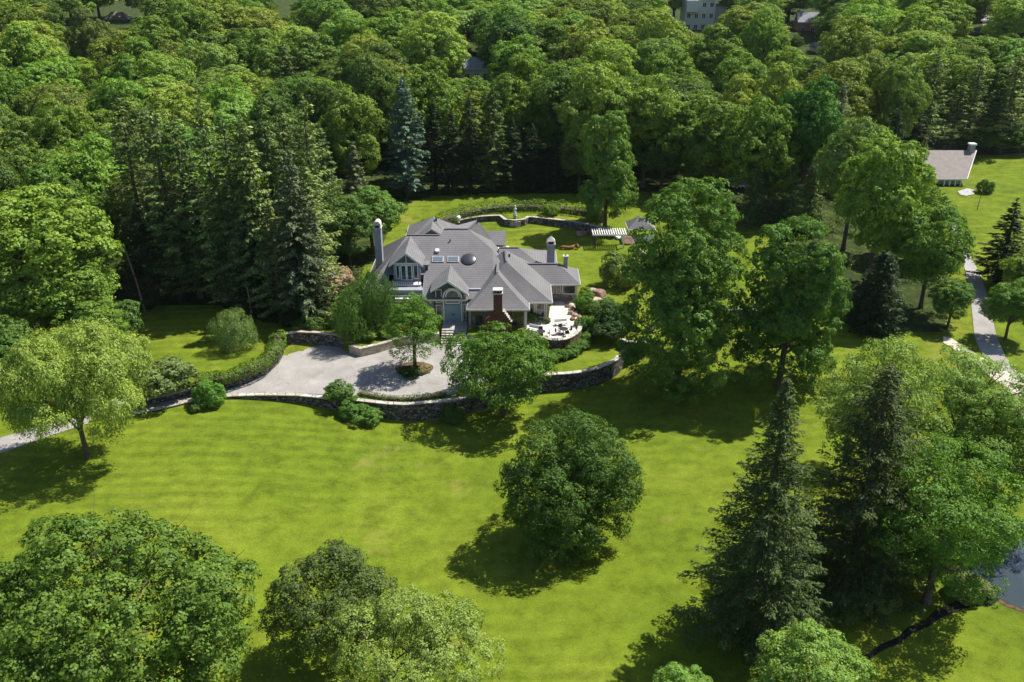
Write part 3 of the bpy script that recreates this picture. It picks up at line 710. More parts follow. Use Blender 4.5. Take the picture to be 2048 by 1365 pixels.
def rock(x, y, z, s, seed, name, label, cat='rock', mat='boulder', group=None, sq=(1, 1, .7)):
    bm = bmesh.new(); bmesh.ops.create_icosphere(bm, subdivisions=3, radius=1)
    rr = np.random.RandomState(seed); D = unit(rr.normal(size=(14, 3))); H = rr.uniform(.55, .95, 14)
    for v in bm.verts:
        for d, h in zip(D, H):
            k = v.co.x*d[0]+v.co.y*d[1]+v.co.z*d[2]
            if k > h: v.co -= Vector(d)*(k-h)
        v.co = Vector((v.co.x*s*sq[0], v.co.y*s*sq[1], v.co.z*s*sq[2]))
    me = bpy.data.meshes.new(name); bm.to_mesh(me); bm.free(); me.materials.append(M[mat])
    o = link(name, me); o.location = (x, y, z+.3*s*sq[2]); o.rotation_euler = (0, 0, seed*1.3)
    return tag(o, label, cat, group)
rk = [(1135, 605, .55), (1141, 612, .6), (1147, 619, .5), (1143, 627, .6), (1151, 630, .55), (1146, 638, .5), (1155, 641, .6), (1153, 650, .5), (1134, 613, .4), (1159, 633, .45), (1093, 607, .35), (1103, 608, .3), (1112, 607, .35)]
ow = ['first', 'second', 'third', 'fourth', 'fifth', 'sixth', 'seventh', 'eighth', 'ninth', 'tenth', '11th', '12th', '13th']
for i, (a, b, s) in enumerate(rk):
    x, y = W(a, b, 3.6)
    rock(x, y, 3.45, s, 20+i, 'rock', f'rust and cream rock, {ow[i]} along the house side of the patio edging' if i < 10 else f'small rock at the stone wall of the east wing, {ow[i-10]} from the left', 'rock', ['boulder', 'coping', 'rust'][i % 3] if i < 10 else 'greystone', 'rocks edging the patio')
rock(*W(1196, 583, 4.2), gz(*W(1196, 590, 3.4)), 1.35, 3, 'boulder', 'big reddish brown boulder on the grass right of the east wing', 'boulder', 'boulder')
rock(*W(1185, 577, 4.2), gz(*W(1185, 580, 3.4)), .9, 4, 'boulder', 'cream topped boulder behind the big reddish one', 'boulder', 'coping')
rock(*W(1190, 603, 3.9), gz(*W(1190, 603, 3.4)), 1.7, 5, 'boulder', 'flat pinkish tan rock slab between two shrubs right of the patio', 'boulder', 'kerbstone', sq=(1.1, 1.3, .35))
rock(*W(1072, 672, 3.9), 3.2, 1.0, 8, 'boulder', 'tan rock by the left end of the curved patio wall', 'boulder', 'kerbstone', sq=(1.3, 1, .6))
rock(*W(1062, 668, 3.9), 3.2, .8, 9, 'boulder', 'smaller reddish rock left of the patio wall end', 'boulder', 'boulder')
rock(*W(1163, 468, 3.8), gz(*W(1163, 468, 3.8)), 1.15, 11, 'boulder', 'brown split boulder on the back lawn left of the pergola', 'boulder', 'boulder', sq=(1.3, .9, .6))
rock(*W(1255, 478, 4.2), gz(*W(1255, 482, 3.8)), 1.3, 12, 'boulder', 'pinkish boulder pile under the pavilion side of the pergola', 'boulder', 'boulder', sq=(1.1, 1, .8))
rock(*W(1240, 470, 4.2), gz(*W(1240, 474, 3.8)), .9, 13, 'boulder', 'white rock beside the pinkish boulder under the pergola', 'boulder', 'white')
rock(*W(1300, 662, 3.6), gz(*W(1300, 666, 3.0)), .9, 14, 'boulder', 'white upright rock between the dark shrubs and the tall lawn tree', 'boulder', 'coping', sq=(.7, .7, 1.2))
rock(*W(1176, 488, 3.6), gz(*W(1176, 490, 3.6)), .5, 15, 'boulder', 'small flat white stone on the back lawn in the pergola shadow', 'boulder', 'white', sq=(1.5, .8, .3)) if False else None
# rusty curled sculpture lying on the back lawn
t = thing('lawn_sculpture', 'rust coloured curled log bench lying on the back lawn', 'sculpture', (*W(1138, 497, 3.6), gz(*W(1138, 497, 3.6))), .1)
MB().tube([(-1.5, 0, .3), (-1.1, .1, .45), (-.5, 0, .38), (0, -.1, .35), (.5, 0, .4), (.95, .15, .6)], [.2, .26, .3, .28, .26, .2], 9).build('log', M['rust'], t, True)
MB().tube([(.6, .4, .2), (1.0, .45, .5), (1.4, .3, .75), (1.6, -.05, .6), (1.45, -.35, .3)], [.2, .2, .18, .2, .24], 9).build('curl', M['rust'], t, True)

# pergola and pavilion
gx, gy = W(1218, 462, 6.2); gz0 = gz(gx, gy)
pg = thing('pergola', 'white slatted wooden pergola on the back lawn joined to the small pavilion', 'pergola', (gx, gy, gz0))
L = 6.0/2
for sx in (-1, 1):
    for sy in (-1, 1): MB().box(sx*(L-.5)-.12, sx*(L-.5)+.12, sy*1.1-.12, sy*1.1+.12, -.3, 2.25).build('post', M['white' if sx > 0 else 'bark'], pg)
for sy in (-1, 1): MB().box(-L, L, sy*1.1-.1, sy*1.1+.1, 2.26, 2.5).build('beam', M['white'], pg)
for i in range(15):
    x = -L+.15+i*(2*L-.3)/14; MB().box(x-.07, x+.07, -1.75, 1.75, 2.51, 2.72).build('rafter', M['canvas'], pg)
vx, vy = W(1280, 460, 5); vz = gz(vx, vy)
pv = thing('pavilion', 'small garden pavilion with grey peaked roof and white base beside the pergola', 'pavilion', (vx, vy, vz))
rf = MB(); rf.add([(-2.4, -2.2, 2.3), (2.4, -2.2, 2.3), (2.4, 2.2, 2.3), (-2.4, 2.2, 2.3), (-.3, 0, 4.1)], [(0, 1, 4), (1, 2, 4), (2, 3, 4), (3, 0, 4), (3, 2, 1, 0)]); rf.build('roof', M['shingle'], pv)
MB().box(-2.45, 2.45, -2.25, 2.25, 2.12, 2.295).build('fascia', M['white'], pv)
for sx in (-1, 1):
    for sy in (-1, 1): MB().box(sx*2-.12, sx*2+.12, sy*1.9-.12, sy*1.9+.12, -.2, 2.118).build('post', M['white'], pv)
MB().box(-1.85, 1.85, -1.95, -1.85, -.2, 1.0).build('low_wall', M['white'], pv)

# fountain in the garden wall
fx, fy = W(1030, 444, 4.6)
ft = thing('fountain', 'stone fountain with a pale standing figure above its rounded basin', 'fountain', (fx, fy+.6, 4.2))
MB().lathe([(1.5, -1), (1.55, .5), (1.65, .55), (1.65, .7), (1.3, .7), (1.25, .45)], k=24).build('basin', M['coping'], ft)
MB().lathe([(.45, .4), (.4, .75), (.3, .8), (.3, 1.3), (.38, 1.36), (.38, 1.45)], k=12).build('pedestal', M['greystone'], ft)
MB().lathe([(.26, 1.46), (.30, 1.7), (.22, 2.1), (.16, 2.35), (.27, 2.6), (.28, 2.78), (.12, 2.92), (.09, 2.98), (.15, 3.08), (.17, 3.2), (.12, 3.33), (.04, 3.38)], k=12).build('statue', M['canvas'], ft, True)
uw = thing('garden_urn', 'round pale blue white urn at the left end of the curved garden wall', 'urn', (*W(915, 441, 5.2), 4.9))
MB().lathe([(.32, 0), (.26, .15), (.5, .45), (.62, .8), (.5, 1.1), (.35, 1.15)], k=14).build('bowl', M['canvas'], uw, True)
MB().lathe([(.45, -.15), (.45, -.002)], k=10).build('foot', M['greystone'], uw)
bn = thing('stone_bench', 'low square stone planter on the grass behind the left roofs', 'planter', (*W(826, 457, 4.2), gz(*W(826, 457, 4.2))))
MB().box(-.75, .75, -.6, .6, 0, .55).build('box', M['greystone'], bn); MB().box(-.85, .85, -.7, .7, .551, .68).build('rim', M['coping'], bn)
dp = thing('drain_cover', 'small dark cover on the walk below the entrance steps', 'cover', (*W(915, 687, 2.3), 2.27)) if False else None
# island in the court
ix, iy = W(828, 738, 2.3)
isl = []
for i in range(26):
    t_ = 2*PI*i/26; isl.append((ix+2.5*math.cos(t_)*(1+.06*math.sin(3*t_)), iy+2.1*math.sin(t_)))
sheet('planting_island', isl, M['mulch'], .12, 1.0)

# ------------------------------------------------------------------ trees: generators
def rdir(rng, n): return unit(rng.normal(size=(n, 3)))
def crown_broad(seed, h, r, cb=.22, nl=34, ncl=26, nlf=15, ls=.5, lobe=(.26, .40), flat=.8, droop=0., jit=.38, shape='round', asp=.62, hole=0., cr=.115):
    """leaves gathered in clumps, clumps over lobes, lobes over the crown; returns quads and lobe centres"""
    rng = np.random.RandomState(seed)
    zc = h*(1+cb)/2; zr = h*(1-cb)/2
    D = []
    while len(D) < nl:
        d = rdir(rng, 1)[0]
        if d[2] < (-.97 if shape == 'full' else -.75): continue
        if all(np.dot(d, e) < 1-.9/nl**.9*2.2 for e in D) or rng.rand() < .15: D.append(d)
    D = np.array(D); rad = rng.uniform(.52, .82, nl)
    rad[rng.rand(nl) < .18] *= .5
    if shape == 'full':
        D = np.concatenate([D, rdir(rng, nl//3)]); rad = np.concatenate([rad, rng.uniform(.12, .5, len(D)-nl)]); nl = len(D)
    prof = np.ones(nl)
    if shape == 'egg': prof = 1-.28*np.clip(D[:, 2], 0, 1)
    if shape == 'vase': prof = .72+.38*np.clip(D[:, 2]+.4, 0, 1)
    rx = 1+.14*math.sin(seed); ry = 2-rx
    if shape == 'full': prof = np.where(D[:, 2] < 0, 1/np.sqrt(np.clip(1-D[:, 2]**2, .25, 1))**.9, 1)
    LC = np.stack([D[:, 0]*rad*r*prof*rx, D[:, 1]*rad*r*prof*ry, zc+D[:, 2]*(rad if shape != 'full' else np.clip(rad*1.3, 0, .92))*zr], 1)
    LR = r*rng.uniform(lobe[0], lobe[1], nl)
    cc = []; cn = []
    for c, q, d in zip(LC, LR, D):
        k = int(ncl*(q/(r*.33))**1.6)+4
        e = unit(rdir(rng, k)+.55*d+np.array([0, 0, .25]))
        rr = rng.uniform(.72, 1.12, (k, 1))
        cc.append(c+e*rr*q*np.array([1, 1, flat])); cn.append(e)
    cc = np.concatenate(cc); cn = np.concatenate(cn)
    if hole: 
        k = rng.rand(len(cc)) > hole; cc = cc[k]; cn = cn[k]
    n = len(cc)*nlf; idx = np.repeat(np.arange(len(cc)), nlf)
    rc = (r*cr*rng.uniform(.7, 1.25, len(cc)))[idx][:, None]
    e = unit(rdir(rng, n)+.75*cn[idx]+np.array([0, 0, .35]))
    P = cc[idx]+e*rc*np.array([1, 1, .72])*rng.uniform(.7, 1.12, (n, 1))
    if droop: P[:, 2] -= rng.exponential(1, n)*droop
    Nn = e+.35*cn[idx]+np.array([0, 0, .2])+rng.normal(size=(n, 3))*jit
    T = None
    if droop: T = rng.normal(size=(n, 3))*.6+np.array([0, 0, -1]); Nn[:, 2] *= (.5 if droop > .5 else 1)
    kp = P[:, 2] > .12; P = P[kp]; Nn = Nn[kp]; T = T[kp] if T is not None else None
    return leaf_quads(P, Nn, ls, asp, T, rng), LC
def trunk_broad(seed, h, r, cb, LC, lean=0, forks=1, rad=None, nb=12):
    rng = np.random.RandomState(seed+99); mb = MB(); zc = h*(1+cb)/2; rad = rad or h*.018+.06
    for f in range(forks):
        a = rng.uniform(0, 2*PI); sp = 0 if forks == 1 else .22*r
        top = Vector((math.cos(a)*sp*1.6, math.sin(a)*sp*1.6, zc*1.15)); s0 = Vector((math.cos(a)*sp*.25, math.sin(a)*sp*.25, -.5))
        mid = s0.lerp(top, .5)+Vector((rng.uniform(-.3, .3), rng.uniform(-.3, .3), 0))
        mb.tube([s0, s0.lerp(mid, .2)+Vector((0, 0, .2)), mid, top], [rad*1.5, rad, rad*.75, rad*.3], 8)
        ids = rng.permutation(len(LC))[:nb//forks+1]
        for i in ids:
            c = Vector(LC[i]); t = rng.uniform(.3, .95); b0 = s0.lerp(mid, t*2) if t < .5 else mid.lerp(top, t*2-1)
            m = b0.lerp(c, .5)+Vector((0, 0, rng.uniform(-.1, .5))); rr = rad*(1-.7*t)*.6
            mb.tube([b0, m, c], [rr, rr*.65, rr*.3], 5)
            for _ in range(2):
                e = c+Vector(rng.normal(size=3)*r*.18); mb.tube([m, (m+e)/2+Vector((0, 0, .2)), e], [rr*.45, rr*.3, rr*.12], 4)
    return mb
def crown_conifer(seed, h, r, base=.12, step=.62, per=7, droop=.32, dens=46, ls=.42, top_sparse=.0, power=.85, ragged=.3, up=.0, asp=.3, wide=.17):
    rng = np.random.RandomState(seed); mb = MB()
    mb.tube([(0, 0, -.5), (0, 0, h*.35), (0, 0, h*.7), (0, 0, h)], [h*.016+.05, h*.011+.04, h*.006+.02, .015], 7)
    Q = []; z = h*base
    while z < h*.985:
        f = (z-h*base)/(h*(1-base)); L = r*(1-f)**power*(1 if f > .12 else .75+2*f)+.12
        k = max(3, int(per*(1-.35*f)))
        a0 = rng.uniform(0, 6.28)
        for j in range(k):
            if rng.rand() < .06: continue
            a = a0+2*PI*j/k+rng.normal()*.25; l = L*rng.uniform(1-ragged, 1.12)
            if rng.rand() < .08: l *= .55
            dd = droop*(1-f)*rng.uniform(.6, 1.4); el = up*f
            n = 7; pts = []
            for i in range(n):
                s = i/(n-1); pts.append((math.cos(a)*l*s, math.sin(a)*l*s, z+l*(el*s-dd*s+dd*.55*s**2.2)))
            if l > r*.25 or top_sparse: mb.tube([pts[0], pts[2], pts[4], pts[6]], [.02+l*.010, .014+l*.006, .01+l*.003, .008], 4)
            m = int(dens*l/r*(1-top_sparse*f))+4
            s = rng.uniform(.12, 1, m)**.75; P = np.array(pts); i0 = np.minimum((s*(n-1)).astype(int), n-2); t = (s*(n-1)-i0)[:, None]
            B = P[i0]*(1-t)+P[i0+1]*t
            side = np.array([-math.sin(a), math.cos(a), 0]); w = wide*l*(1.15-s)+.12
            o = rng.uniform(-1, 1, m)*w
            B = B+side*o[:, None]; B[:, 2] -= np.abs(o)*.45+rng.exponential(.10, m)
            T = side*np.sign(o)[:, None]*.8+np.array([math.cos(a), math.sin(a), -.35])+rng.normal(size=(m, 3))*.35
            Nn = np.array([0, 0, 1])+rng.normal(size=(m, 3))*.45+np.array([math.cos(a), math.sin(a), 0])*.35
            Q.append(leaf_quads(B, Nn, ls, asp, T, rng))
        z += step*(1-.35*f)*rng.uniform(.8, 1.2)
    tp = np.tile([[0, 0, h]], (10, 1))+rng.normal(size=(10, 3))*np.array([.08, .08, .3]); Q.append(leaf_quads(tp, rdir(rng, 10), ls, asp, None, rng))
    return np.concatenate(Q), mb
PROTO = {}
def proto_broad(key, bark='bark', mat='leaf', forks=1, nb=12, **k):
    if key not in PROTO:
        q, lc = crown_broad(**k)
        cm = quads_mesh('crown', q, M[mat])
        tm = trunk_broad(k['seed'], k['h'], k['r'], k.get('cb', .22), lc, forks=forks, nb=nb).mesh('trunk', M[bark])
        PROTO[key] = (tm, cm, k['h'], k['r'])
    return PROTO[key]
def proto_con(key, bark='bark', mat='needle', **k):
    if key not in PROTO:
        q, mb = crown_conifer(**k); PROTO[key] = (mb.mesh('trunk', M[bark]), quads_mesh('crown', q, M[mat]), k['h'], k['r'])
    return PROTO[key]
for i in range(5):
    proto_broad(f'm{i}', seed=11+i, h=20, r=7.0, cb=.16, nl=[34, 40, 28, 44, 36][i], ncl=24, nlf=26, ls=.44, lobe=[(.25, .40), (.2, .34), (.3, .44), (.2, .32), (.22, .42)][i], shape=['round', 'egg', 'vase', 'egg', 'round'][i], flat=.85)
proto_broad('m5', seed=17, h=20, r=7.0, cb=.1, nl=22, ncl=30, nlf=26, ls=.44, lobe=(.34, .5), flat=.9, shape='egg')
proto_broad('m6', seed=18, h=20, r=7.0, cb=.2, nl=60, ncl=20, nlf=24, ls=.44, lobe=(.15, .28), flat=.7, shape='vase', hole=.08)
proto_broad('m7', seed=23, h=20, r=7.0, cb=.12, nl=30, ncl=28, nlf=26, ls=.40, lobe=(.22, .46), flat=.6, shape='round', hole=.04)
for i in range(3):
    proto_con(f'c{i}', seed=31+i, h=25, r=4.6, step=.8, per=7, dens=62, ls=.62, droop=[.35, .2, .45][i], power=[.8, .62, .9][i], ragged=[.3, .45, .25][i], asp=.34)
proto_con('blue', seed=41, h=25, r=5, step=.75, per=8, dens=66, ls=.6, droop=.15, power=.7, up=.1, asp=.34)
proto_con('pine', seed=44, h=26, r=5.5, base=.2, step=1.1, per=6, dens=85, ls=.6, droop=.08, power=.62, up=.25, ragged=.5, asp=.4, wide=.3)
proto_con('cedar', seed=47, h=10, r=3.2, base=.02, step=.35, per=9, dens=48, ls=.42, droop=-.25, power=.6, up=.3, asp=.4, ragged=.25, wide=.3)
proto_broad('f0', seed=19, h=20, r=6, cb=.04, nl=52, ncl=24, nlf=26, ls=.38, lobe=(.2, .32), flat=.85, shape='full')
for i in range(3):
    proto_broad(f's{i}', seed=61+i, h=2.4, r=1.6, cb=.0, nl=14, ncl=16, nlf=20, ls=.17, cr=.16, lobe=(.35, .5), nb=5)

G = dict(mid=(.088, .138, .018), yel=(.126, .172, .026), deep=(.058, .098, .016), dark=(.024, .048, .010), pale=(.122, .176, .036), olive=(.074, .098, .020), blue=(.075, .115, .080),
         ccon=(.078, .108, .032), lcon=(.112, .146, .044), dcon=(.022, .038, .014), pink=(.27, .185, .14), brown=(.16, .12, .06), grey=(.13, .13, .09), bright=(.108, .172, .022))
LG = 2.12; TREES = []
def put(key, x, y, z, h, r, tint, name, label, cat='tree', group=None, rot=None, var=.12, fork=None):
    tm, cm, ph, pr = PROTO[key]
    rot = R.uniform(0, 6.28) if rot is None else rot
    root = thing(name, label, cat, (x, y, z), rot, group, (r/pr, r/pr, h/ph))
    t = link('trunk', tm, root); c = link('crown', cm, root)
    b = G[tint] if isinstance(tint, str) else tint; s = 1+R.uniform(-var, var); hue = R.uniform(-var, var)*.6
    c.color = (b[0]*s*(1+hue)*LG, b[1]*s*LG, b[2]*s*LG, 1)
    TREES.append((x, y, z, h, r, root)); return root
def apex(key, px, py, h, r, tint, name, label, cat='tree', group=None, g=None, **k):
    """plant a tree whose tip is seen at this picture position"""
    z = 3.0
    for _ in range(6):
        x, y = W(px, py, z+h); z = gz(x, y)
    if g is not None: z = g; x, y = W(px, py, z+h)
    return put(key, x, y, z-.05, h, r, tint, name, label, cat, group, **k)
def base(key, px, py, h, r, tint, name, label, cat='tree', group=None, **k):
    z = 2.0
    for _ in range(6):
        x, y = W(px, py, z); z = gz(x, y)
    return put(key, x, y, z-.05, h, r, tint, name, label, cat, group, **k)

# ---- the single trees of the lawns, each grown on its own
proto_broad('bigmaple', seed=101, h=18, r=9.5, cb=.1, nl=76, ncl=32, nlf=46, ls=.245, cr=.07, lobe=(.14, .30), flat=.8, asp=.75)
apex('bigmaple', 205, 1060, 17, 10.1, (.068, .118, .016), 'maple_tree', 'huge dense maple filling the bottom left corner', rot=0, g=1.3)
proto_broad('lawnoak', seed=102, h=13, r=7.2, cb=.03, shape='full', nl=58, ncl=34, nlf=34, ls=.24, cr=.09, lobe=(.2, .33), flat=.85, forks=3)
apex('lawnoak', 1144, 858, 12.4, 6.6, (.044, .084, .013), 'shade_tree', 'round green tree standing alone on the middle of the big lawn', rot=.4)
proto_broad('pair1', seed=103, h=25, r=8, cb=-.04, nl=84, ncl=28, nlf=34, ls=.33, cr=.09, lobe=(.18, .30), flat=.8, shape='full', nb=20)
apex('pair1', 1388, 372, 26.5, 7.9, (.056, .104, .016), 'oak_tree', 'taller left one of the two big oaks right of the house', rot=1)
proto_broad('pair2', seed=104, h=22, r=7, cb=.04, nl=70, ncl=28, nlf=34, ls=.33, cr=.09, lobe=(.18, .32), flat=.8, shape='full', nb=20)
apex('pair2', 1602, 442, 22.5, 6.5, (.060, .110, .017), 'oak_tree', 'right one of the two big oaks, with a leaning trunk', rot=2)
proto_broad('court', seed=105, h=11.5, r=4.1, cb=.1, nl=54, ncl=20, nlf=20, ls=.20, cr=.11, lobe=(.2, .32), flat=.6, shape='egg', hole=.03, nb=16)
base('court', 831, 741, 11.2, 4.0, (.072, .135, .016), 'ash_tree', 'slim light green tree in the round planting island of the court', rot=0)
proto_broad('fan', seed=106, h=9.5, r=7, cb=.1, nl=60, ncl=26, nlf=28, ls=.24, cr=.09, lobe=(.18, .30), flat=.38, forks=2, asp=.7)
apex('fan', 1000, 655, 11.2, 7.1, (.056, .110, .015), 'spreading_tree', 'wide layered tree hiding the wall in front of the house', rot=1.2, g=1.0)
proto_broad('willow', seed=107, h=12, r=7, cb=.26, nl=36, ncl=26, nlf=70, ls=.27, cr=.10, lobe=(.24, .36), flat=.62, droop=.28, asp=.38, hole=.04, nb=16)
apex('willow', 118, 660, 15.5, 7.5, (.165, .205, .040), 'willow_tree', 'pale yellow green willow beside the driveway at the left', rot=0)
proto_broad('willow2', seed=108, h=12, r=6.5, cb=.1, nl=26, ncl=28, nlf=60, ls=.20, cr=.09, lobe=(.2, .34), flat=.6, droop=.10, asp=.5, hole=.10, forks=2, nb=18)
apex('willow2', 800, 1200, 12, 6.6, (.135, .190, .040), 'locust_tree', 'feathery pale green tree at the bottom edge of the lawn', rot=0)
proto_broad('darkmaple', seed=109, h=12, r=5, cb=.08, nl=44, ncl=28, nlf=30, ls=.22, cr=.1, lobe=(.2, .32))
apex('darkmaple', 652, 1108, 11.0, 4.8, (.062, .088, .020), 'maple_tree', 'darker round tree just behind the feathery pale one on the lawn', rot=0)
proto_con('spruceE', seed=120, h=25, r=6.6, base=.03, step=.5, per=11, dens=250, ls=.30, droop=.42, power=.95, top_sparse=.55, ragged=.35, asp=.34, wide=.2)
apex('spruceE', 1578, 745, 25.5, 7.6, (.038, .056, .013), 'spruce_tree', 'tall dark spruce with a thin bare tip standing on the lower right lawn', rot=0)
proto_con('spruceF', seed=121, h=22, r=6.4, base=.06, step=.55, per=10, dens=230, ls=.30, droop=.5, power=.6, top_sparse=.3, ragged=.45, asp=.34, wide=.24)
apex('spruceF', 1785, 725, 23, 7.6, (.034, .052, .013), 'spruce_tree', 'dark ragged spruce with a bare lower trunk, right of the tall one', rot=1, g=.0)
proto_broad('feather', seed=122, h=20, r=6, cb=.30, nl=40, ncl=22, nlf=36, ls=.24, cr=.1, lobe=(.2, .34), flat=.4, droop=.15, asp=.5, hole=.08, nb=18)
apex('feather', 1800, 655, 23, 6.2, 'pale', 'locust_tree', 'pale feathery tree rising above the ragged dark spruce', rot=0, g=.4)
apex('feather', 1965, 690, 18, 6.4, (.118, .165, .036), 'locust_tree', 'light feathery tree by the gravel path at the right edge', rot=2.2)
apex('feather', 1722, 740, 12, 3.2, (.125, .175, .035), 'locust_tree', 'small feathery pale crown left of the ragged dark spruce', rot=4)
proto_broad('pondtree', seed=124, h=19, r=8, cb=.08, nl=60, ncl=28, nlf=32, ls=.26, cr=.09, lobe=(.18, .30), flat=.5, nb=16)
apex('pondtree', 1930, 880, 17, 7.2, (.062, .118, .016), 'maple_tree', 'broad layered tree leaning over the ditch and the pond', rot=0, g=.2)
apex('pondtree', 2045, 770, 15, 7.5, (.070, .125, .016), 'maple_tree', 'broad bright tree cut by the right edge above the pond', rot=2, g=.5)
apex('fan', 1850, 1010, 8, 4.5, (.05, .095, .015), 'spreading_tree', 'low dark layered tree under the broad pond tree', rot=3)
apex('darkmaple', 1640, 1275, 9.5, 4.5, (.105, .175, .030), 'maple_tree', 'bright green tree crown rising from the bottom edge below the tall spruce', rot=1)
apex('darkmaple', 1372, 1340, 5, 2.4, (.105, .175, .030), 'maple_tree', 'top of a small bright green tree at the bottom edge', rot=2)
# weeping trees near the court
proto_broad('weep', seed=130, h=6.2, r=3.4, cb=.0, nl=30, ncl=20, nlf=26, ls=.24, lobe=(.25, .36), flat=.7, droop=.8, asp=.3, nb=12)
apex('weep', 462, 614, 5.8, 3.2, (.105, .150, .045), 'weeping_tree', 'rounded weeping tree on the shady lawn behind the clipped hedge', rot=0)
apex('weep', 742, 535, 9.5, 3.2, (.050, .098, .018), 'weeping_tree', 'taller dark weeping tree left of the court tree, close to the house', rot=1)
apex('weep', 700, 565, 8, 3.2, (.056, .105, .020), 'weeping_tree', 'smaller weeping tree between the pink bush and the dark weeping tree', rot=3)
apex('f0', 1220, 225, 21, 5.2, (.075, .130, .022), 'maple_tree', 'slender light green tree standing alone behind the pergola')
apex('s0', 1248, 510, 5, 3.0, (.10, .14, .03), 'small_tree', 'loose olive green small tree on the grass right of the boulder')
apex('cedar', 1775, 500, 12.5, 4.4, 'dcon', 'cedar_tree', 'big dark cedar at the end of the low grey stone wall')
apex('cedar', 1740, 545, 8, 3.2, 'dcon', 'cedar_tree', 'smaller dark cedar against the left flank of the big cedar')
apex('m2', 1885, 400, 17, 5.6, (.07, .125, .018), 'maple_tree', 'open light green tree beside the right drive')
apex('m4', 1915, 560, 7.5, 3.2, (.05, .10, .016), 'maple_tree', 'low bushy tree at the foot of the open tree beside the right drive')
apex('m0', 1785, 275, 24, 7.2, 'bright', 'maple_tree', 'bright yellow green maple left of the grey roofed cottage')
apex('m1', 1730, 222, 24, 6.4, (.085, .135, .030), 'maple_tree', 'pale green tree behind the bright maple near the cottage')
apex('m3', 1850, 345, 15, 5.2, 'bright', 'maple_tree', 'bright bushy tree directly below the grey roofed cottage')
for px, py, h, r, lb in ((1548, 305, 13, 3.2, 'first'), (1590, 312, 12.5, 2.8, 'second'), (1515, 330, 11.5, 2.8, 'third'), (1632, 325, 13, 3.2, 'fourth')):
    apex('cedar', px, py, h, r, 'ccon', 'cedar_tree', f'dark narrow cedar behind the two big oaks, {dict(first="second from the left", second="third from the left", third="leftmost", fourth="rightmost")[lb]}', 'tree', 'dark cedars behind the oaks')
apex('c0', 2035, 400, 14, 5.5, 'dcon', 'spruce_tree', 'dark spruce at the right edge below the cottage lawn')
apex('m4', 2040, 560, 9, 3.6, (.06, .12, .018), 'birch_tree', 'small leaning birch at the right edge beside the drive')
apex('m4', 2070, 500, 9, 4, 'mid', 'maple_tree', 'green tree at the right edge under the dark spruce')
apex('s1', 1975, 361, 2.6, 1.5, 'deep', 'shrub', 'small round shrub on the cottage lawn', 'shrub')
x, y = W(1955, 416, 5); t_ = thing('sapling', 'thin bare staked sapling on the cottage lawn', 'sapling', (x, y, gz(x, y)))
MB().tube([(0, 0, -.2), (.1, 0, 2), (.3, 0, 4)], [.07, .05, .03], 6).build('trunk', M['bark'], t_)

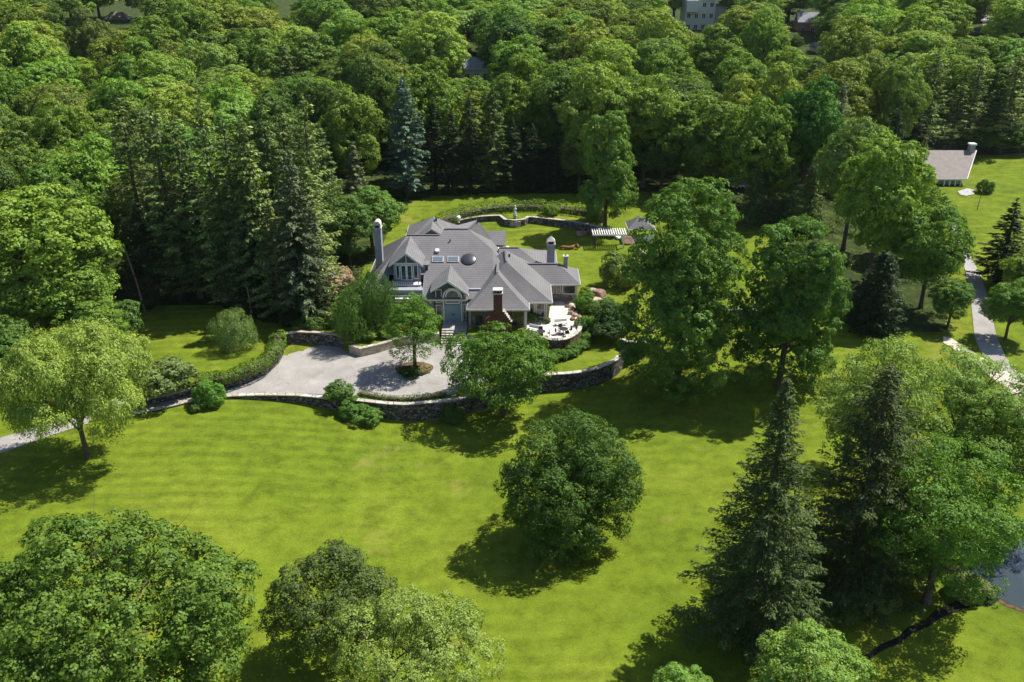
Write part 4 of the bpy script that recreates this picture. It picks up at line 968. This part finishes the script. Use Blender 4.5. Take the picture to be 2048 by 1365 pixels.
# ---- shrubs
SH = [(315, 745, 3.8, 3.6, (.085, .115, .035), 'rhododendron', 'large bush with faded pinkish top on the grass above the low stone wall'),
      (422, 805, 3.0, 1.75, (.075, .145, .018), 'shrub', 'round green shrub on the lawn side of the driveway wall'),
      (392, 820, 1.0, .6, (.06, .10, .02), 'shrub', 'tiny bush left of the round green shrub by the driveway'),
      (230, 612, 5.2, 3.0, (.05, .095, .018), 'shrub', 'dark rounded bush at the left end of the shady glade'),
      (640, 520, 5.5, 2.6, 'olive', 'shrub', 'olive bush left of the pink blossoming bush'),
      (662, 535, 5.0, 3.0, 'pink', 'flowering_bush', 'bush covered in pale pink blossom between conifers and house'),
      (660, 612, 2.6, 2.4, (.085, .125, .02), 'shrub', 'yellowish bush at the back corner of the court'),
      (620, 632, 2.2, 1.8, 'deep', 'shrub', 'dark bush above the straight stone wall at the court corner'),
      (735, 655, 1.6, 1.6, (.09, .15, .02), 'shrub', 'rounded light bush in the bed above the tan kerb wall'),
      (770, 655, 1.3, 1.3, 'mid', 'shrub', 'low bush in the bed right of the rounded light bush'),
      (700, 668, 1.2, 1.1, (.10, .13, .02), 'shrub', 'small bush at the left tip of the kerb wall bed'),
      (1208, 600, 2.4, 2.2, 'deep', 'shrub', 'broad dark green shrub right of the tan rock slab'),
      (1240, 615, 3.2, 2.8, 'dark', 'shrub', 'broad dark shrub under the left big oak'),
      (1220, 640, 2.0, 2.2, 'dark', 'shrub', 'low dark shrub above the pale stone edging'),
      (1172, 575, 1.6, 1.0, (.10, .16, .02), 'shrub', 'yellow green bush at the corner of the east wing'),
      (1168, 618, 2.6, 1.5, (.085, .15, .018), 'shrub', 'tall light green bush at the right end of the patio parapet'),
      (1176, 650, 2.8, 1.4, (.07, .13, .018), 'shrub', 'rounded bush outside the patio parapet near the edging'),
      (845, 440, 2.0, 1.2, 'deep', 'shrub', 'small dark round bush behind the left roofs'),
      (1100, 408, 2.2, 1.6, 'bright', 'shrub', 'bright little bush in front of the long back hedge'),
      (708, 322, 0, 0, '', '', ''),
      (600, 640, 1.6, 1.4, (.08, .12, .02), 'shrub', 'yellowish little bush by the dark corner wall'),
      (295, 640, 1.2, 1.1, (.10, .13, .02), 'shrub', 'low yellowish scrub on the edge of the sunny glade') if False else None,
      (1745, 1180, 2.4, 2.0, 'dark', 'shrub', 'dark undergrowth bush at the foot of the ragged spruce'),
      (1690, 1230, 1.6, 1.6, 'olive', 'shrub', 'olive bush beside the ditch below the ragged spruce'),
      (1765, 1210, 1.8, 1.5, (.10, .12, .03), 'shrub', 'yellowish bush by the ditch right of the olive one'),
      (1930, 1185, 1.6, 1.8, 'olive', 'shrub', 'olive bush on the bank between ditch and pond'),
      (1062, 640, 1.4, .9, (.09, .14, .03), 'shrub', 'leafy bush under the bay windows at the patio'),
      (1092, 642, .9, .6, (.08, .12, .03), 'shrub', 'small leafy plant at the middle of the patio'),
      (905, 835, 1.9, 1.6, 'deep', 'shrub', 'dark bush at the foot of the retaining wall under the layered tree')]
for i, q in enumerate(SH):
    if not q or not q[2]: continue
    px, py, h, r, tn, nm, lb = q
    if nm == 'shrub' and py > 800 or 'patio' in lb: base(f's{i%3}', px, py+4, h, r, tn, nm, lb, 'shrub')
    else: apex(f's{i%3}', px, py, h, r, tn, nm, lb, 'shrub')
# row of bushes round the foot of the patio wall
row = [(1090, 714), (1104, 715), (1118, 713), (1131, 710), (1143, 705), (1154, 699), (1163, 690), (1170, 679)]
for i, (a, b) in enumerate(row):
    base(f's{i%3}', a+1, b+5, 1.15+.15*(i % 3), 1.05, (.062, .12, .017), 'shrub', f'leafy bush in the row round the patio foot, {ow[i]} from the left', 'shrub', 'bushes round the foot of the patio wall')
# mound of three evergreen shrubs in front of the retaining wall
MOUND = 'spreading evergreen shrubs before the retaining wall'
for i, (a, b, r) in enumerate(((682, 818, 1.7), (706, 829, 1.9), (735, 840, 1.9))):
    base(f's{i%3}', a, b, 2.0, r, (.055, .110, .016), 'shrub', f'{["leftmost", "middle", "rightmost"][i]} of three merged low shrubs on the lawn before the retaining wall', 'shrub', MOUND)
base('s0', 822, 749, 1.0, 1.5, 'dark', 'shrub', 'dark low shrub at the foot of the court tree', 'shrub')
base('s1', 845, 742, .9, 1.2, 'brown', 'shrub', 'brownish low shrub on the right of the planting island', 'shrub')

# ---- hedges: leaf clumps over a swept body
def hedge(line, hgt, wid, z, label, tint, ls=.2, dens=150, round_=.5):
    line = dense(line, .5); P = []; Nn = []; rng = np.random.RandomState(len(line)); up = []
    for i in range(len(line)-1):
        a = Vector(line[i]); b = Vector(line[i+1]); d = (b-a); n = int(dens*d.length)
        s = Vector((-d.y, d.x)).normalized(); zz = z if z is not None else gz(*a)
        hh = hgt*(1+.10*math.sin(i*.7)+.06*math.sin(i*1.9)); ww = wid*(1+.10*math.sin(i*.5+1))
        for _ in range(n):
            t = rng.rand(); th = rng.uniform(-.8, PI+.8); e = 1.0/(abs(math.cos(th))**3+abs(math.sin(th))**3)**(1/3)
            q = 1+rng.normal()*.07
            o = math.cos(th)*ww/2*e*q; p = a+d*t+s*o; P.append((p.x, p.y, zz+max(.05, hh*.5+math.sin(th)*e*q*hh*.5)))
            Nn.append((s.x*math.cos(th), s.y*math.cos(th), math.sin(th)+.3))
    P = np.array(P); Nn = np.array(Nn)+rng.normal(size=(len(P), 3))*.5
    o0 = thing('hedge', label, 'hedge', (0, 0, 0)); me = quads_mesh('foliage', leaf_quads(P, Nn, ls, .7, None, rng), M['leaf'])
    o = link('foliage', me, o0); o.color = (tint[0]*1.5, tint[1]*1.5, tint[2]*1.5, 1)
    core = MB(); a = offset(line, wid*.22); b = offset(line, -wid*.22)
    for i, p in enumerate(line):
        zz = z if z is not None else gz(*p); core.v += [(*a[i], zz-.1), (*b[i], zz-.1), (*b[i], zz+hgt*.55), (*a[i], zz+hgt*.55)]
    for i in range(len(line)-1):
        k = 4*i; core.f += [(k, k+4, k+7, k+3), (k+1, k+2, k+6, k+5), (k+3, k+7, k+6, k+2)]
    core.f += [(0, 3, 2, 1), tuple(4*(len(line)-1)+k for k in range(4))]
    c = core.build('branches', M['bark'], o0)
    return o0
hedge(WL([(390, 766), (440, 759), (484, 746), (524, 728), (547, 707), (555, 688), (556, 672)], 3.9), 1.45, 2.0, 3.35, 'long clipped green hedge curving above the driveway bend', (.085, .145, .014), .22, 260)
hedge(WL([(718, 789), (760, 797), (805, 801), (850, 798), (892, 791)], 2.3), .6, .9, 2.25, 'low narrow hedge along the front edge of the court', (.10, .150, .03), .14)
hedge(WL([(885, 446), (905, 436), (935, 428), (975, 421), (1010, 418), (1080, 417), (1130, 421), (1180, 428), (1205, 436)], 5.4), 2.3, 3.0, 4.6, 'long thick hedge following the curved garden wall behind the house', (.085, .140, .020), .30, 110)

# ------------------------------------------------------------------ the wood
FR = 'forest trees behind the house'
def F(key, px, py, h, r, tint, label, name=None):
    con = key[0] in 'cbp'
    if px > 200:
        for _ in range(40):
            z = 4.0
            for _ in range(5): x, y = W(px, py, z+h); z = gz(x, y)
            if is_forest(x, y-1.5): break
            h *= .975
    if con: r *= 1.1
    return apex(key, px, py, h, r, tint, name or ('conifer_tree' if con else 'maple_tree'), label, 'tree')
for q in [
    ('m0', 1322, 24, 26, 9, 'yel', 'light crown just left of the white three storey house'),
    ('m3', 1442, 46, 24, 8.6, 'mid', 'round textured crown just right of and below the white three storey house'),
    ('m1', 1535, 12, 26, 7, 'bright', 'big bright crown left of the pale brick house at the top'),
    ('m2', 1392, 64, 18, 6, 'yel', 'small crown directly below the white three storey house'),
    ('m4', 1582, 92, 18, 6.4, 'bright', 'bright crown below the pale brick house'),
    ('m0', 1712, 34, 25, 8.8, 'yel', 'wide light crown right of the pale brick house'),
    ('c2', 1668, 30, 24, 3.0, (.075, .09, .04), 'grey brown thin tree just right of the pale brick house'),
    ('m3', 1628, 112, 16, 5.6, 'mid', 'crown below the small white garage'),
    ('m4', 1345, 90, 22, 7.6, 'mid', 'crown left below the white three storey house'),
    ('m1', 1490, 95, 23, 8, 'mid', 'crown between the white house and the glossy dark tree'),
    ('m0', 300, 34, 23, 8, 'mid', 'crown covering the right end of the pale brown roof'),
    ('m1', 236, 58, 17, 6.6, 'yel', 'crown in front of the pale brown roof'),
    ('m2', 188, 64, 15, 5.6, 'olive', 'small olive crown at the left corner of the pale brown roof'),
    ('m3', 168, 8, 26, 6.5, 'olive', 'dark loose tree left behind the pale brown roof'),
    ('m4', 372, 0, 26, 9, 'mid', 'crown at the top edge right of the pale brown roof'),
    ('m2', 945, 148, 17, 6.5, 'mid', 'crown below the white house glimpsed above the pointed spruce'),
    ('m4', 1395, 152, 17, 6.5, 'mid', 'crown below the greyish white glimpsed house'),
    ('m0', 70, 380, 21, 8.6, 'bright', 'massive bright green maple at the left edge above the pale willow'),
    ('m1', 152, 262, 23, 7.2, 'bright', 'bright domed maple left of the tall conifers, behind the massive left edge one'),
    ('m2', 128, 505, 13, 6.2, 'mid', 'lower green tree between the massive left edge maple and the glade'),
    ('m3', 10, 520, 14, 6.0, 'mid', 'green tree at the left edge just above the willow'),
    ('m4', 172, 600, 8.5, 4.2, 'mid', 'small green tree squeezed between willow and sunny glade'),
    ('m0', -30, 640, 10, 5, 'deep', 'tree cut by the left edge beside the willow'),
    ('pine', 236, 190, 31, 6.0, 'ccon', 'leftmost tall conifer of the dark group left of the house'),
    ('pine', 298, 212, 29, 5.9, 'lcon', 'olive conifer, second from the left in the tall dark group'),
    ('pine', 345, 235, 28, 5.6, 'ccon', 'broad dull conifer, third from the left in the tall group'),
    ('pine', 398, 200, 30, 5.7, 'lcon', 'olive topped conifer, fourth from the left in the tall group'),
    ('c0', 445, 245, 28, 5.0, 'ccon', 'dark conifer in the centre of the tall group'),
    ('pine', 482, 238, 28, 5.7, 'lcon', 'dull olive conifer just right of the centre of the tall group'),
    ('c0', 522, 196, 30, 5.0, 'ccon', 'pointed conifer near the right end of the tall group'),
    ('pine', 560, 215, 28, 5.6, 'ccon', 'conifer between two higher tips at the right end of the tall group'),
    ('pine', 605, 195, 30, 5.4, 'lcon', 'rightmost high conifer of the tall group, olive green'),
    ('c2', 322, 335, 24, 4.8, 'ccon', 'front row conifer with a bare trunk above the dark end of the glade'),
    ('c0', 378, 318, 26, 5.0, 'ccon', 'front row conifer in the middle left of the dark group'),
    ('c2', 432, 345, 24, 5.0, 'lcon', 'front row conifer above the rounded weeping tree, left one'),
    ('c0', 485, 305, 26, 5.0, 'ccon', 'front row conifer above the rounded weeping tree, right one'),
    ('blue', 574, 298, 25, 4.8, (.075, .095, .05), 'grey green spruce at the right front of the dark group'),
    ('c2', 535, 400, 19, 4.4, 'lcon', 'shorter olive conifer in the very front of the dark group'),
    ('c1', 610, 330, 22, 4.6, 'lcon', 'olive conifer left of the light fir'),
    ('c0', 640, 250, 22, 4.2, 'ccon', 'dark conifer behind the light fir'),
    ('c2', 590, 455, 15, 4.0, 'dcon', 'short dark conifer just left of the pink blossom bush'),
    ('c0', 500, 470, 14, 4.2, 'dcon', 'low dark conifer behind the weeping tree of the glade'),
    ('c2', 270, 420, 18, 4.6, 'dcon', 'dark conifer behind the leaning bare trunk'),
    ('c0', 705, 285, 14, 3.6, (.10, .125, .06), 'light silvery fir right of the tall dark group'),
    ('m3', 738, 368, 14, 5.6, (.075, .130, .022), 'rounded light green tree touching the left chimney'),
    ('m0', 690, 395, 12, 4.8, (.06, .11, .02), 'darker rounded tree left of the one at the chimney'),
    ('blue', 805, 155, 27, 5.4, 'blue', 'bluish spruce behind the house, above the tall left chimney'),
    ('c0', 866, 200, 23, 4.6, 'dcon', 'dark spruce just right of the bluish spruce'),
    ('c2', 902, 218, 21, 4.6, 'dcon', 'dark spruce in the gap between bluish spruce and pointed spruce'),
    ('c0', 938, 192, 22, 4.4, 'dcon', 'dark spruce left of the pointed one behind the house'),
    ('c0', 985, 160, 25, 4.8, 'ccon', 'pointed feathered spruce straight behind the house'),
    ('c2', 1024, 232, 18, 4.4, 'dcon', 'short dark spruce right of the pointed spruce'),
    ('c0', 1066, 250, 17, 4.2, 'dcon', 'short dark spruce behind the fountain'),
    ('c2', 1110, 262, 16, 4.2, 'dcon', 'short dark spruce left of the slender light tree'),
    ('m2', 1160, 270, 17, 4.4, 'olive', 'loose olive tree right beside the slender light tree'),
    ('m1', 848, 108, 26, 7.2, 'mid', 'full green maple rising behind the bluish spruce'),
    ('m0', 740, 112, 24, 7.0, 'deep', 'dark green maple between tall conifers and bluish spruce'),
    ('m4', 700, 175, 22, 6.5, 'mid', 'green tree right of the highest conifer tips'),
    ('m3', 1040, 105, 25, 7.4, 'mid', 'wide green crown above the pointed spruce'),
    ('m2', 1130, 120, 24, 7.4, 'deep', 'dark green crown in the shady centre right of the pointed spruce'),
    ('m0', 1200, 130, 25, 7.8, 'yel', 'yellow green crown above the slender light tree'),
    ('m4', 1300, 150, 25, 8.2, 'mid', 'large green crown above the pergola'),
    ('m1', 1385, 175, 25, 7.8, 'mid', 'large green crown right above the taller big oak'),
    ('m3', 1460, 200, 23, 7.6, (.085, .14, .02), 'sunlit crown whose right side overhangs a dark gap'),
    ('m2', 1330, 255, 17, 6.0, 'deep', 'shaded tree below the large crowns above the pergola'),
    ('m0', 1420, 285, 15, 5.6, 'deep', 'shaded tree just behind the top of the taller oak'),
    ('m4', 1532, 190, 24, 6.4, 'mid', 'green tree left of the glossy round dark tree'),
    ('m1', 1630, 142, 26, 6.8, (.030, .085, .012), 'glossy round dark green tree at the right centre'),
    ('m3', 1565, 120, 24, 6.4, 'yel', 'light crown behind the glossy round dark tree'),
    ('c2', 1690, 165, 22, 4.4, (.10, .12, .07), 'wispy grey green conifer right of the glossy dark tree'),
    ('m2', 1745, 95, 24, 7.0, 'pale', 'pale loose crown above the hidden yellow house'),
    ('m4', 1815, 108, 24, 5.6, (.11, .16, .03), 'pale green crown right of the hidden yellow house'),
    ('pine', 1880, 100, 24, 6.2, 'lcon', 'tall soft pine, leftmost of the pines above the cottage'),
    ('pine', 1925, 165, 18, 5.4, 'ccon', 'dark pine straight above the cottage chimney'),
    ('pine', 1965, 120, 24, 6.0, 'lcon', 'tall greyish pine right of the cottage chimney'),
    ('c1', 2008, 160, 18, 5.0, 'ccon', 'conifer near the right edge above the cottage lawn'),
    ('pine', 2042, 110, 25, 6.4, 'lcon', 'tall pine cut by the right edge high above the cottage lawn'),
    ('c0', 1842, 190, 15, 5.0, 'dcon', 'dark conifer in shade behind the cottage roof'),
    ('c0', 1800, 215, 16, 4.4, 'dcon', 'dark conifer behind the bright maple, left of the cottage'),
    ('c2', 1852, 272, 9, 2.4, 'lcon', 'small soft conifer overlapping the left end of the cottage roof'),
    ('m2', 2000, 262, 8, 4.4, 'mid', 'green tree in shade behind the cottage lawn'),
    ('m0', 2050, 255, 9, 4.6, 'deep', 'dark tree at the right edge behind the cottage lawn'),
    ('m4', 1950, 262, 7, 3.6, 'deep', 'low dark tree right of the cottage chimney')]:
    F(q[0], q[1], q[2], q[3], q[4], q[5], q[6])
# bare trunks along the glade
for px, py, h, le, lb in ((290, 622, 10, -.12, 'leaning bare pale trunk at the edge of the sunny glade'), (222, 600, 8, .03, 'short bare broken trunk behind the dark rounded bush of the glade'), (505, 640, 6, -.03, 'thin grey trunk left of the driveway corner wall')):
    x, y = W(px, py, 3.4); z = gz(x, y); t = thing('bare_tree', lb, 'tree', (x, y, z))
    MB().tube([(0, 0, -.4), (le*h*.5, .1, h*.5), (le*h*1.1, 0, h)], [.18, .13, .05], 7).build('trunk', M['palebark'], t)
    MB().tube([(le*h*.75, .05, h*.75), (le*h*.7-.6, .1, h*.95)], [.06, .02], 5).build('branch', M['palebark'], t)

# ---- far houses
KEEP = []
def far_house(name, label, px, py, zg, w, d, hw, rise, wall, roof, rot=0, nw=(4, 1), keep=None, chim=None, cat='house', axis='x'):
    x, y = W(px, py, zg); t = thing(name, label, cat, (x, y, zg), rot)
    MB().box(-w/2, w/2, -d/2, d/2, -2, hw).build('wall', M[wall], t)
    e = .5; mb = MB()
    if axis == 'x':
        mb.add([(-w/2-e, -d/2-e, hw), (w/2+e, -d/2-e, hw), (w/2+e, d/2+e, hw), (-w/2-e, d/2+e, hw), (-w/2-e, 0, hw+rise), (w/2+e, 0, hw+rise)], [(0, 1, 5, 4), (2, 3, 4, 5), (0, 4, 3), (1, 2, 5), (3, 2, 1, 0)])
    else:
        mb.add([(-w/2-e, -d/2-e, hw), (w/2+e, -d/2-e, hw), (w/2+e, d/2+e, hw), (-w/2-e, d/2+e, hw), (-w*.2, 0, hw+rise), (w*.2, 0, hw+rise)], [(0, 1, 5, 4), (2, 3, 4, 5), (0, 4, 3), (1, 2, 5), (3, 2, 1, 0)])
    rf = mb.build('roof', M[roof], t)
    MB().box(-w/2-e-.05, w/2+e+.05, -d/2-e-.05, -d/2-e+.02, hw-.35, hw-.02).build('fascia', M['white'], rf)
    cols, rows = nw
    for r_ in range(rows):
        for c_ in range(cols):
            xx = -w/2+w*(c_+.5)/cols; zz = hw*(r_+.5)/rows
            f_ = MB().box(xx-.85, xx+.85, -d/2-.08, -d/2-.002, zz-1.05, zz+1.05).build('window', M['white'], t)
            for sx in (-1, 1): MB().box(xx+sx*.38-.3, xx+sx*.38+.3, -d/2-.12, -d/2-.081, zz-.88, zz+.88).build('pane', M['glass'], f_)
    if chim:
        cx_, cy_, ch_ = chim
        MB().box(cx_-.5, cx_+.5, cy_-.5, cy_+.5, hw, hw+ch_).build('chimney', M['stucco'], rf)
        MB().box(cx_-.6, cx_+.6, cy_-.6, cy_+.6, hw+ch_+.002, hw+ch_+.25).build('chimney_cap', M['white'], rf)
    if keep: KEEP.append(keep)
    return t
wh = far_house('white_house', 'big pale three storey house at the top edge', 1392, 62, 8.5, 13, 10, 13.5, 4, 'cream', 'shingle', .05, (4, 3), (1355, 0, 1432, 54), (3, 1, 5))
MB().box(-6.4, -1.4, -6.8, -5.05, 8.5, 13.3).build('bay', M['canvas'], wh)
MB().box(6.55, 11.5, -4.2, 4.5, -2, 10.5).build('side_wing', M['tan'], wh)
MB().box(6.5, 11.9, -4.7, 5, 10.502, 10.9).build('wing_roof', M['shingle'], wh)
far_house('brick_house', 'pale brick house with light grey roof near the top edge', 1610, 72, 8.0, 8, 8, 6, 3.6, 'redbrick', 'stucco', -.1, (2, 1), (1588, 10, 1634, 66))
far_house('grey_roofed_house', 'small white roofed garage half hidden below the pale brick house', 1640, 112, 7.0, 6, 6, 3, 2, 'white', 'stucco', .2, (1, 1), (1622, 76, 1652, 98))
far_house('brown_roofed_house', 'house with a pale brown roof among trees at the top left', 240, 62, 7.5, 13, 9, 3.5, 4.6, 'tan', 'brownroof', .0, (4, 1), (205, 24, 272, 44), None, axis='h')
far_house('yellow_house', 'small yellow house with white columns behind trees on the right', 1772, 200, 5.5, 6, 6, 4.5, 2.4, 'yellow', 'shingle', 0, (3, 1), (1752, 168, 1790, 212))
far_house('hidden_house', 'white house glimpsed between crowns above the pointed spruce', 945, 165, 6, 12, 8, 5, 3, 'white', 'stucco', 0, (4, 1), (932, 122, 962, 134))
far_house('hidden_house', 'greyish white house glimpsed between crowns above the taller oak', 1405, 172, 6, 9, 8, 5, 3, 'white', 'stucco', .3, (3, 1), (1398, 134, 1420, 146))
far_house('shed', 'low grey roofed shed in shade behind the big oaks', 1490, 385, 3.6, 6, 4, 2.2, 1.0, 'stucco', 'stucco', 0, (2, 1), None)
KEEP += [(138, 76, 176, 98), (1948, 0, 2000, 66), (1742, 198, 1798, 214), (562, 14, 580, 24)]
# cottage
ct = thing('cottage', 'grey roofed cottage with white porch columns on the right hand lawn', 'house', (0, 0, 0))
ex, ey = W(1915, 358, 6.6); rx2, ry2 = W(1950, 301, 10.6); rx1 = ex-13
yw = ey+.6
mb = MB(); mb.add([(ex-9, ey, 6.6), (ex+2.0, ey, 6.6), (rx2+.3, ry2, 10.6), (ex-9, ry2, 10.6), (ex+2.0, 2*ry2-ey, 6.6), (ex-9, 2*ry2-ey, 6.6)], [(0, 1, 2, 3), (3, 2, 4, 5), (1, 4, 2), (0, 3, 5), (0, 5, 4, 1)]); r_ = mb.build('roof', M['brownroof'], ct)
MB().box(ex-9, ex+2.05, ey-.08, ey-.005, 6.3, 6.58).build('fascia', M['white'], r_)
gzc = gz(ex, ey)
MB().box(ex-8.5, ex+1.4, ey+1.6, 2*ry2-ey-.6, gzc-1, 6.55).build('wall', M['tan'], ct)
for i in range(4):
    xx = ex-2.4+i*1.15; MB().box(xx-.13, xx+.13, ey+.3, ey+.56, gzc-.3, 6.29).build('column', M['white'], ct)
    if i < 3:
        f_ = MB().box(xx+.2, xx+.95, ey+1.52, ey+1.598, gzc+.4, 6.1).build('window', M['white'], ct); MB().box(xx+.28, xx+.87, ey+1.49, ey+1.519, gzc+.5, 6.0).build('pane', M['glass'], f_)
MB().bar((ex+2.03, ey, 6.5), (rx2+.33, ry2, 10.5), .12, .3).build('gable_trim', M['white'], r_)
MB().box(rx2-1.4, rx2-.3, ry2-.6, ry2+.5, 9.5, 11.8).build('chimney', M['stucco'], r_)
MB().box(rx2-1.55, rx2-.15, ry2-.75, ry2+.65, 11.802, 12.1).build('chimney_cap', M['white'], r_)
sheet('cottage_terrace', WL([(1915, 384), (1935, 378), (1950, 382), (1948, 390), (1932, 393), (1920, 391)], gzc), M['greystone'], .12, 1.2)
KEEP += [(1878, 294, 1952, 396)]

# ---- the rest of the wood, crowns standing as close as trees do
rf_ = np.random.RandomState(5); cand = []
y = 128.0
while y < 455:
    sp = 11.6 if y < 200 else (15.0 if y < 265 else (18.5 if y < 400 else 22))
    half = 1100/1850*(y*.906+24)+10
    x = -half+rf_.uniform(0, sp)
    while x < half:
        cand.append((x+rf_.uniform(-.3, .3)*sp, y+rf_.uniform(-.3, .3)*sp, sp)); x += sp
    y += sp*.82
AUTO = []
for (x, y, sp) in cand:
    if not is_forest(x, y): continue
    z = gz(x, y); far = y > 230
    h = rf_.uniform(17, 27) if far else rf_.uniform(15, 23); r = sp*rf_.uniform(.50, .62)
    tx, ty = proj(x, y, z+h); bx_, by = proj(x, y, z)
    if ty > 700 or by < -20 or tx < -90 or tx > 2140: continue
    if any((x-t[0])**2+(y-t[1])**2 < ((t[4]+r)*.62)**2 for t in TREES): continue
    pr_ = .8*r*FOC/((y*.906)+(HC-z-h)*.42)
    if by > 398 and x > -35 and x < 60: continue
    bad = False
    for (a, b, c_, d) in KEEP:
        if tx+pr_ > a and tx-pr_ < c_ and ty < d and by > (d+6 if d < 300 else 312): bad = True
    if bad:
        # a lower tree may stand there if it stays under the gap
        ok = False
        for hh in (14, 10, 7):
            ty2 = proj(x, y, z+hh)[1]; p2 = min(pr_, hh*.35*pr_/r)
            if not any(tx+p2 > a and tx-p2 < c_ and ty2-2 < d for (a, b, c_, d) in KEEP): ok = True; h = hh; r = hh*.35; ty = ty2; break
        if not ok: continue
    AUTO.append((x, y, z, h, r, tx, ty))
AUTO.sort(key=lambda q: q[1])
bands = [('front', 0, 165), ('second', 165, 190), ('third', 190, 215), ('fourth', 215, 240), ('fifth', 240, 262), ('sixth', 262, 285), ('seventh', 285, 310), ('eighth', 310, 335), ('back', 335, 999)]
def ordn(i): return ['first', 'second', 'third', 'fourth', 'fifth', 'sixth', 'seventh', 'eighth', 'ninth', 'tenth'][i-1] if i <= 10 else f'{i}' + ('th' if 10 < i % 100 < 14 else {1: 'st', 2: 'nd', 3: 'rd'}.get(i % 10, 'th'))
tl = [('mid', 'mid green'), ('yel', 'yellow green'), ('bright', 'bright green'), ('deep', 'deep green'), ('mid', 'mid green'), ('pale', 'pale green'), ('yel', 'yellow green')]
for nm, a, b in bands:
    row_ = sorted([q for q in AUTO if a <= q[1] < b], key=lambda q: q[5])
    for i, (x, y, z, h, r, tx, ty) in enumerate(row_):
        tn, tw = tl[rf_.randint(len(tl))] if y > 170 else [('deep', 'deep green'), ('mid', 'mid green'), ('olive', 'olive green')][rf_.randint(3)]
        if rf_.rand() < .10 and y > 170: k_, nm_, tn, tw, r = f'c{rf_.randint(3)}', 'conifer_tree', 'ccon', 'dark pointed', r*.72
        else: k_, nm_ = f'm{rf_.randint(8)}', 'forest_tree'
        put(k_, x, y, z-.1, h, r, tn, nm_, f'{tw} forest tree, {ordn(i+1)} from the left in the {nm} row of the wood', 'tree', 'trees of the wood', var=.26)
print('AUTO', len(AUTO), 'TREES', len(TREES))

# ---- undergrowth on the wood's floor: low leafy scrub nobody could count
rng = np.random.RandomState(77); P = []
for _ in range(26000):
    x = rng.uniform(-110, 110); y = 110+abs(rng.normal())*45
    if y > 240: continue
    if not is_forest(x, y): continue
    if math.sin(x*.35+math.sin(y*.21)*2)+math.sin(y*.4+x*.1) < .25: continue
    P.append((x, y))
cl = []
for (x, y) in P[:7000]:
    z = gz(x, y); k = 9; o = rng.normal(size=(k, 3))*np.array([.45, .45, .3])
    o[:, 2] = np.abs(o[:, 2])+.15; cl.append(o+np.array([x, y, z]))
cl = np.concatenate(cl)
me = quads_mesh('undergrowth', leaf_quads(cl, rng.normal(size=cl.shape)*.5+np.array([0, 0, 1]), .34, .7, None, rng), M['leaf'])
o = link('undergrowth', me); o.color = (.09, .13, .03, 1); tag(o, 'patchy leafy scrub on the floor of the wood', 'undergrowth', kind='stuff')

# ------------------------------------------------------------------ the air
hz = MB().box(-520, 520, -60, 1000, -4, 64).build('haze', None)
hm, nt, n, l = newmat('hazy_air'); pv_ = n.new('ShaderNodeVolumePrincipled'); oo = n.new('ShaderNodeOutputMaterial')
pv_.inputs['Color'].default_value = (.82, .9, 1, 1); pv_.inputs['Density'].default_value = .00003; pv_.inputs['Anisotropy'].default_value = .2
l.new(pv_.outputs[0], oo.inputs['Volume']); hz.data.materials.append(hm); tag(hz, 'thin summer haze over the wood', 'haze', kind='stuff')
# ------------------------------------------------------------------ light, sky, camera
az = math.atan2(.86, .50); el = math.radians(56)
w = bpy.data.worlds.new('World'); sc.world = w; w.use_nodes = True
nt = w.node_tree; bg = nt.nodes['Background']; sky = nt.nodes.new('ShaderNodeTexSky'); sky.sky_type = 'NISHITA'
sky.sun_disc = False; sky.sun_elevation = el; sky.sun_rotation = az; sky.air_density = 1; sky.dust_density = .6
nt.links.new(sky.outputs[0], bg.inputs[0]); bg.inputs[1].default_value = .085
sd = bpy.data.lights.new('sun', 'SUN'); sd.energy = 4.9; sd.angle = math.radians(.5); sd.color = (1, .955, .88)
so = bpy.data.objects.new('sun', sd); C.objects.link(so)
dv = Vector((math.sin(az)*math.cos(el), math.cos(az)*math.cos(el), math.sin(el)))
so.rotation_euler = dv.to_track_quat('Z', 'Y').to_euler(); so.location = (60, 60, 90)
cd = bpy.data.cameras.new('camera'); cam = bpy.data.objects.new('camera', cd); C.objects.link(cam)
cam.location = (0, 0, HC); cam.rotation_euler = (PI/2-PITCH, 0, 0)
cd.sensor_width = 36; cd.lens = FOC/2048*36; cd.clip_end = 5000; cd.clip_start = .5
sc.camera = cam
sc.view_settings.view_transform = 'Standard'; sc.view_settings.look = 'None'; sc.view_settings.gamma = 1
sc.view_settings.exposure = .74
sc.cycles.max_bounces = 5; sc.cycles.diffuse_bounces = 3; sc.cycles.transmission_bounces = 3; sc.cycles.glossy_bounces = 2
sc.cycles.use_denoising = True
